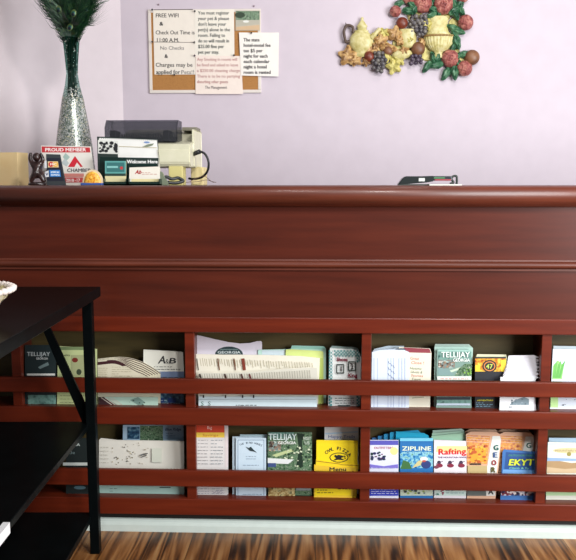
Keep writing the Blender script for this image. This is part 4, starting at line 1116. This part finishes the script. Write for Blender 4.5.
# --- printer
YP0, YP1 = .20, .44
beige = ramp_mat('beige_plastic', [(206, 204, 176), (216, 213, 188)], 25, rough=.45)
prn = empty('printer', (PY(160, 180, YP0).x, .3, H), 'beige desktop printer with a smoked clear cover behind the desk calendar', 'printer')


def ppt(x, y, Y=YP0): return PY(x, y, Y)


bm = bmesh.new()
xl, xr = ppt(112, 160).x, ppt(190, 160).x
zlow = ppt(0, 167, YP0).z
prof = [(YP0 + .012, zlow), (YP1, zlow), (YP1, ppt(0, 130, YP1).z), (.37, ppt(0, 133, .37).z), (.33, ppt(0, 141, .33).z), (YP0 + .02, ppt(0, 144, YP0).z), (YP0, ppt(0, 150, YP0).z), (YP0, ppt(0, 163, YP0).z)]
extrude_x(bm, prof, xl, xr); bmesh.ops.bevel(bm, geom=bm.edges[:], offset=.003, segments=2, affect='EDGES')
link('body', bm, beige, prn)
bm = bmesh.new()
box(bm, ppt(168, 160).x, ppt(182, 160).x, .205, .27, H, zlow + .002, bev=.002)
link('stand', bm, M((206, 196, 130)), prn); bm = bmesh.new()
box(bm, ppt(184, 160).x, ppt(197, 160).x, .33, .42, H, zlow + .002, bev=.002)
link('stand', bm, M((222, 206, 150)), prn); bm = bmesh.new()
box(bm, ppt(120, 160).x, ppt(134, 160).x, .205, .27, H, zlow + .002, bev=.002)
link('stand', bm, M((206, 196, 130)), prn)
bm = bmesh.new()
box(bm, xr - .004, ppt(196, 150, .32).x, .28, YP1, zlow, ppt(0, 131, .34).z, bev=.006)
link('side_housing', bm, beige, prn)
bm = bmesh.new()
cx_, cz_ = ppt(192, 147, .27).x, ppt(0, 148, .27).z
lathe(bm, [(.016, 0), (.018, .003), (.018, .012), (.015, .015)], (0, 0, 0), 20)
bmesh.ops.rotate(bm, verts=bm.verts, matrix=Matrix.Rotation(R(90), 3, 'Y')); bmesh.ops.translate(bm, verts=bm.verts, vec=(cx_ - .006, .275, cz_))
link('knob', bm, beige, prn)
m, nt, b = new_mat('smoked_plastic')
tr = nt.nodes.new('ShaderNodeBsdfTransparent'); tr.inputs[0].default_value = (.8, .8, .83, 1)
b.inputs['Base Color'].default_value = lin((70, 72, 76)); b.inputs['Roughness'].default_value = .15
ms = nt.nodes.new('ShaderNodeMixShader'); ms.inputs[0].default_value = .3
nt.links.new(tr.outputs[0], ms.inputs[1]); nt.links.new(b.outputs[0], ms.inputs[2]); nt.links.new(ms.outputs[0], nt.nodes['Material Output'].inputs[0])
SM = m
bm = bmesh.new()
za, zb, zc_ = ppt(0, 141.5, .24).z, ppt(0, 128, .24).z, ppt(0, 121.5, .30).z
a = [(.24, za), (.24, zb), (.262, zc_), (.33, zc_), (.33, za)]
pin = [(.243, za), (.243, zb - .001), (.264, zc_ - .003), (.327, zc_ - .003), (.327, za)]
x0, x1 = ppt(104.5, 130, .24).x, ppt(177, 130, .24).x
for (p_, q_) in zip(range(4), range(1, 5)):
    prism(bm, [(x0, a[p_][0], a[p_][1]), (x0, a[q_][0], a[q_][1]), (x0, pin[q_][0], pin[q_][1]), (x0, pin[p_][0], pin[p_][1])], Vector((x1 - x0, 0, 0)))
for x_ in (x0, x1 - .003): prism(bm, [(x_, y_, z_) for y_, z_ in a], Vector((.003, 0, 0)))
link('smoked_cover', bm, SM, prn)
bm = bmesh.new()
box(bm, x0 + .012, x1 - .012, .262, .32, za - .002, za + .014)
for x_ in (ppt(114, 130, .27).x, ppt(167, 130, .27).x): box(bm, x_ - .011, x_ + .011, .255, .315, za, za + .036, bev=.004)
for i in range(18):
    x_ = x0 + .05 + i * (x1 - x0 - .1) / 17; box(bm, x_, x_ + .003, .256, .262, za + .004, za + .024)
link('tractor_feed', bm, M((30, 32, 36)), prn)
bm = bmesh.new(); box(bm, ppt(180, 135, .3).x, ppt(195, 135, .3).x, .34, .42, ppt(0, 131, .36).z - .002, ppt(0, 129, .36).z + .003, bev=.001); link('release_lever', bm, M((120, 116, 100)), prn)
bm = bmesh.new()
tube(bm, spline([PY(194, 153.5, .27), PY(199, 151.5, .262), PY(205, 154, .26), PY(208.5, 162, .262), PY(207.5, 171, .27), PY(202, 177, .28), PY(194, 179, .30), PY(189, 178.5, .32)]), .0038, 8)
tube(bm, [PY(193, 154, .272), PY(200, 151.5, .262)], .0075, 8)
fixz(bm); tag(link('power_cable', bm, M((22, 24, 28), rough=.4), loc=(PY(200, 180, .27).x, .27, H)), 'black cable looping out of the right side of the printer', 'cable')
bm = bmesh.new()
pth = spline([PY(160, 181, .13), PY(166, 177, .135), PY(172, 179, .14), PY(178, 178, .15), PY(183, 181, .15), PY(176, 183, .14), PY(168, 182.5, .13)], 10)
for p in pth: p.z = max(p.z, H + .006)
tube(bm, pth, .0052, 8)
tag(link('coiled_cord', bm, M((40, 44, 44), rough=.4), loc=(PY(170, 182, .14).x, .14, H)), 'dark cord coiled on the counter right of the card holder', 'cord')
bm = bmesh.new(); kk = px_m(.12, 178); cc = PY(163, 184, .12); cc.z = H
extr = [(-5, 0), (5, 0), (5.5, 3), (3, 5), (1.5, 8), (-.5, 13), (-3, 14), (-5.5, 12), (-4.6, 6)]
prism(bm, [Vector((cc.x + x_ * kk, .115, H + z_ * kk)) for x_, z_ in extr], Vector((0, .018, 0))); bmesh.ops.bevel(bm, geom=bm.edges[:], offset=.0015, segments=2, affect='EDGES')
tag(link('tape_dispenser', bm, M((120, 130, 110), rough=.4), loc=(cc.x, .12, H)), 'small grey-green dispenser at the right end of the card holder', 'dispenser')
for pts, lb in (([(190, 181.5, .2), (197, 178, .22), (204, 176, .23), (211, 181, .2), (216, 182.5, .18)], 'thin brown wire straying over the counter right of the printer'), ([(186, 182.5, .16), (198, 181.5, .18), (207, 180, .2), (214, 182.6, .17)], 'thin wire lying low on the counter beside the printer cable')):
    bm = bmesh.new(); pth = spline([PY(*p) for p in pts], 8)
    for p in pth: p.z = max(p.z, H + .0012)
    tube(bm, pth, .0009, 5); tag(link('thin_wire', bm, M((110, 84, 70)), loc=(pth[0].x, pth[0].y, H)), lb, 'wire')

# --- flat black tool on the counter
kt = px_m(.06, 182)
tb = empty('stapler', (PY(428, 183, .06).x, .06, H), 'flat black desk stapler with a tiny white label lying alone on the counter', 'stapler')
Xo = lambda x_: PY(x_, 182, .06).x
Zo = lambda h_: H + h_ * kt
bm = bmesh.new(); prism(bm, [Vector((Xo(x_), .045, Zo(h_))) for x_, h_ in ((397.5, 1), (402, 7), (405, 9), (421, 9), (433, 9.4), (433, 4), (426, 2.8), (399, 1.4))], Vector((0, .034, 0))); bmesh.ops.bevel(bm, geom=bm.edges[:], offset=.0018, segments=2, affect='EDGES'); link('handle', bm, M((30, 38, 38), rough=.3), tb)
bm = bmesh.new(); box(bm, Xo(398), Xo(456), .046, .078, H, Zo(1.4), bev=.001); link('base_plate', bm, M((70, 74, 70), rough=.4), tb)
bm = bmesh.new(); box(bm, Xo(430), Xo(451), .047, .077, Zo(4.6), Zo(9.2), bev=.002); link('magazine', bm, M((38, 44, 52), rough=.3), tb)
bm = bmesh.new(); box(bm, Xo(434), Xo(450), .0455, .047, Zo(4.8), Zo(6.2)); link('red_stripe', bm, M((150, 50, 60)), tb)
bm = bmesh.new(); box(bm, Xo(433), Xo(444), .0455, .047, Zo(6.6), Zo(8.2)); link('green_stripe', bm, M((60, 110, 70)), tb)
bm = bmesh.new(); box(bm, Xo(418), Xo(424), .0432, .0448, Zo(4.0), Zo(7.2)); link('white_label', bm, M((200, 204, 200)), tb)
bm = bmesh.new(); tube(bm, spline([Vector((Xo(x_), .06, Zo(h_))) for x_, h_ in ((450, 1.5), (453.5, 3), (451.5, 6), (452.5, 8.6), (456.2, 9), (456.8, 4), (456.5, 1))]), .0035, 7); link('spring_catch', bm, M((44, 52, 48)), tb)
bm = bmesh.new(); box(bm, Xo(428), Xo(460), .03, .044, H, H + .0035); tag(link('paper_slip', bm, M((228, 232, 222)), loc=(Xo(440), .037, H)), 'white paper slip lying against the black stapler on the counter', 'paper')

# ------------------------------------------------------------------ black side table at left
TZ = .782
cr = PZ(100.5, 286.5, TZ)          # back right corner of the top
th_ = R(2.6)
tbl = empty('side_table', (cr.x, cr.y, 0), 'black lacquered open side table with lower shelves standing against the counter', 'table', rz=th_)
W_, D_ = .50, 1.05                     # local: x in [-W,0], y in [-D,0]


def tbox(name, x0, x1, y0, y1, z0, z1, bev=.002, mat=None):
    bm = bmesh.new(); box(bm, x0, x1, y0, y1, z0, z1, bev=bev, mat=mat)
    o = link(name, bm, BLACK); o.parent = tbl
    return o


tbox('table_top', -W_, 0, -D_, 0, TZ - .028, TZ)
for x0 in (-.046, -W_ + .012):
    for y0 in (-.034, -D_ + .006):
        tbox('leg', x0, x0 + .027, y0, y0 + .027, 0, TZ - .028)
tbox('shelf', -W_ + .012, -.04, -D_ + .006, -.004, .372, .39)
tbox('shelf', -W_ + .012, -.04, -D_ + .006, -.004, .098, .116)
bm = bmesh.new(); prism(bm, [Vector((-.20, -.012, TZ - .028)), Vector((-.180, -.012, TZ - .028)), Vector((-.046, -.012, .43)), Vector((-.046, -.012, .385)), Vector((-.060, -.012, .385))], Vector((0, .008, 0)))
o = link('brace', bm, BLACK); o.parent = tbl
# woven basket on the table
kb = None
bc = PZ(-46, 325, TZ)
rt = PY(9.5, 288, bc.y)
bh = max(.05, rt.z - TZ)
bk = empty('woven_basket', (bc.x, bc.y, TZ), 'cream and gold woven basket with a flared rim on the black table', 'basket')
R1 = rt.x - bc.x
bm = bmesh.new(); prof = []
for i in range(9): prof.append((R1 * (.42 + .56 * (i / 8) ** .9) * (1 + .02 * (-1) ** i), bh * .93 * i / 8))
for i in range(9): prof.append((R1 * (.40 + .54 * ((8 - i) / 8) ** .9), max(.003, bh * .93 * (8 - i) / 8)))
lathe(bm, prof, (bc.x, bc.y, TZ), 48, 1, 0, .015, 24)
link('basket_bowl', bm, ramp_mat('woven_straw', [(90, 76, 40), (214, 200, 150), (230, 222, 196)], 160, rough=.7, kind='voronoi', lo=0, hi=.8), bk, smooth=False)
bm = bmesh.new()
for i in range(40):
    a = 2 * math.pi * i / 40; ball(bm, Vector((bc.x + R1 * .975 * math.cos(a), bc.y + R1 * .975 * math.sin(a), TZ + bh * .93)), R1 * .085, 1, 1, .8, sub=1, rot=Matrix.Rotation(a, 3, 'Z'))
link('basket_rim', bm, M((226, 214, 206), rough=.7), bk, smooth=True)
# paper hanging over the edge of the middle shelf
bm = bmesh.new()
box(bm, -.052, -.0392, -.98, -.665, .3902, .3912); box(bm, -.0395, -.0385, -.98, -.665, .368, .3912)
Mx = Matrix.Translation((cr.x, cr.y, 0)) @ Matrix.Rotation(th_, 4, 'Z'); bmesh.ops.transform(bm, matrix=Mx, verts=bm.verts)
tag(link('folded_paper', bm, PAPER, loc=Mx @ Vector((-.08, -.8, .38))), 'white paper folded over the right edge of the table middle shelf', 'paper')
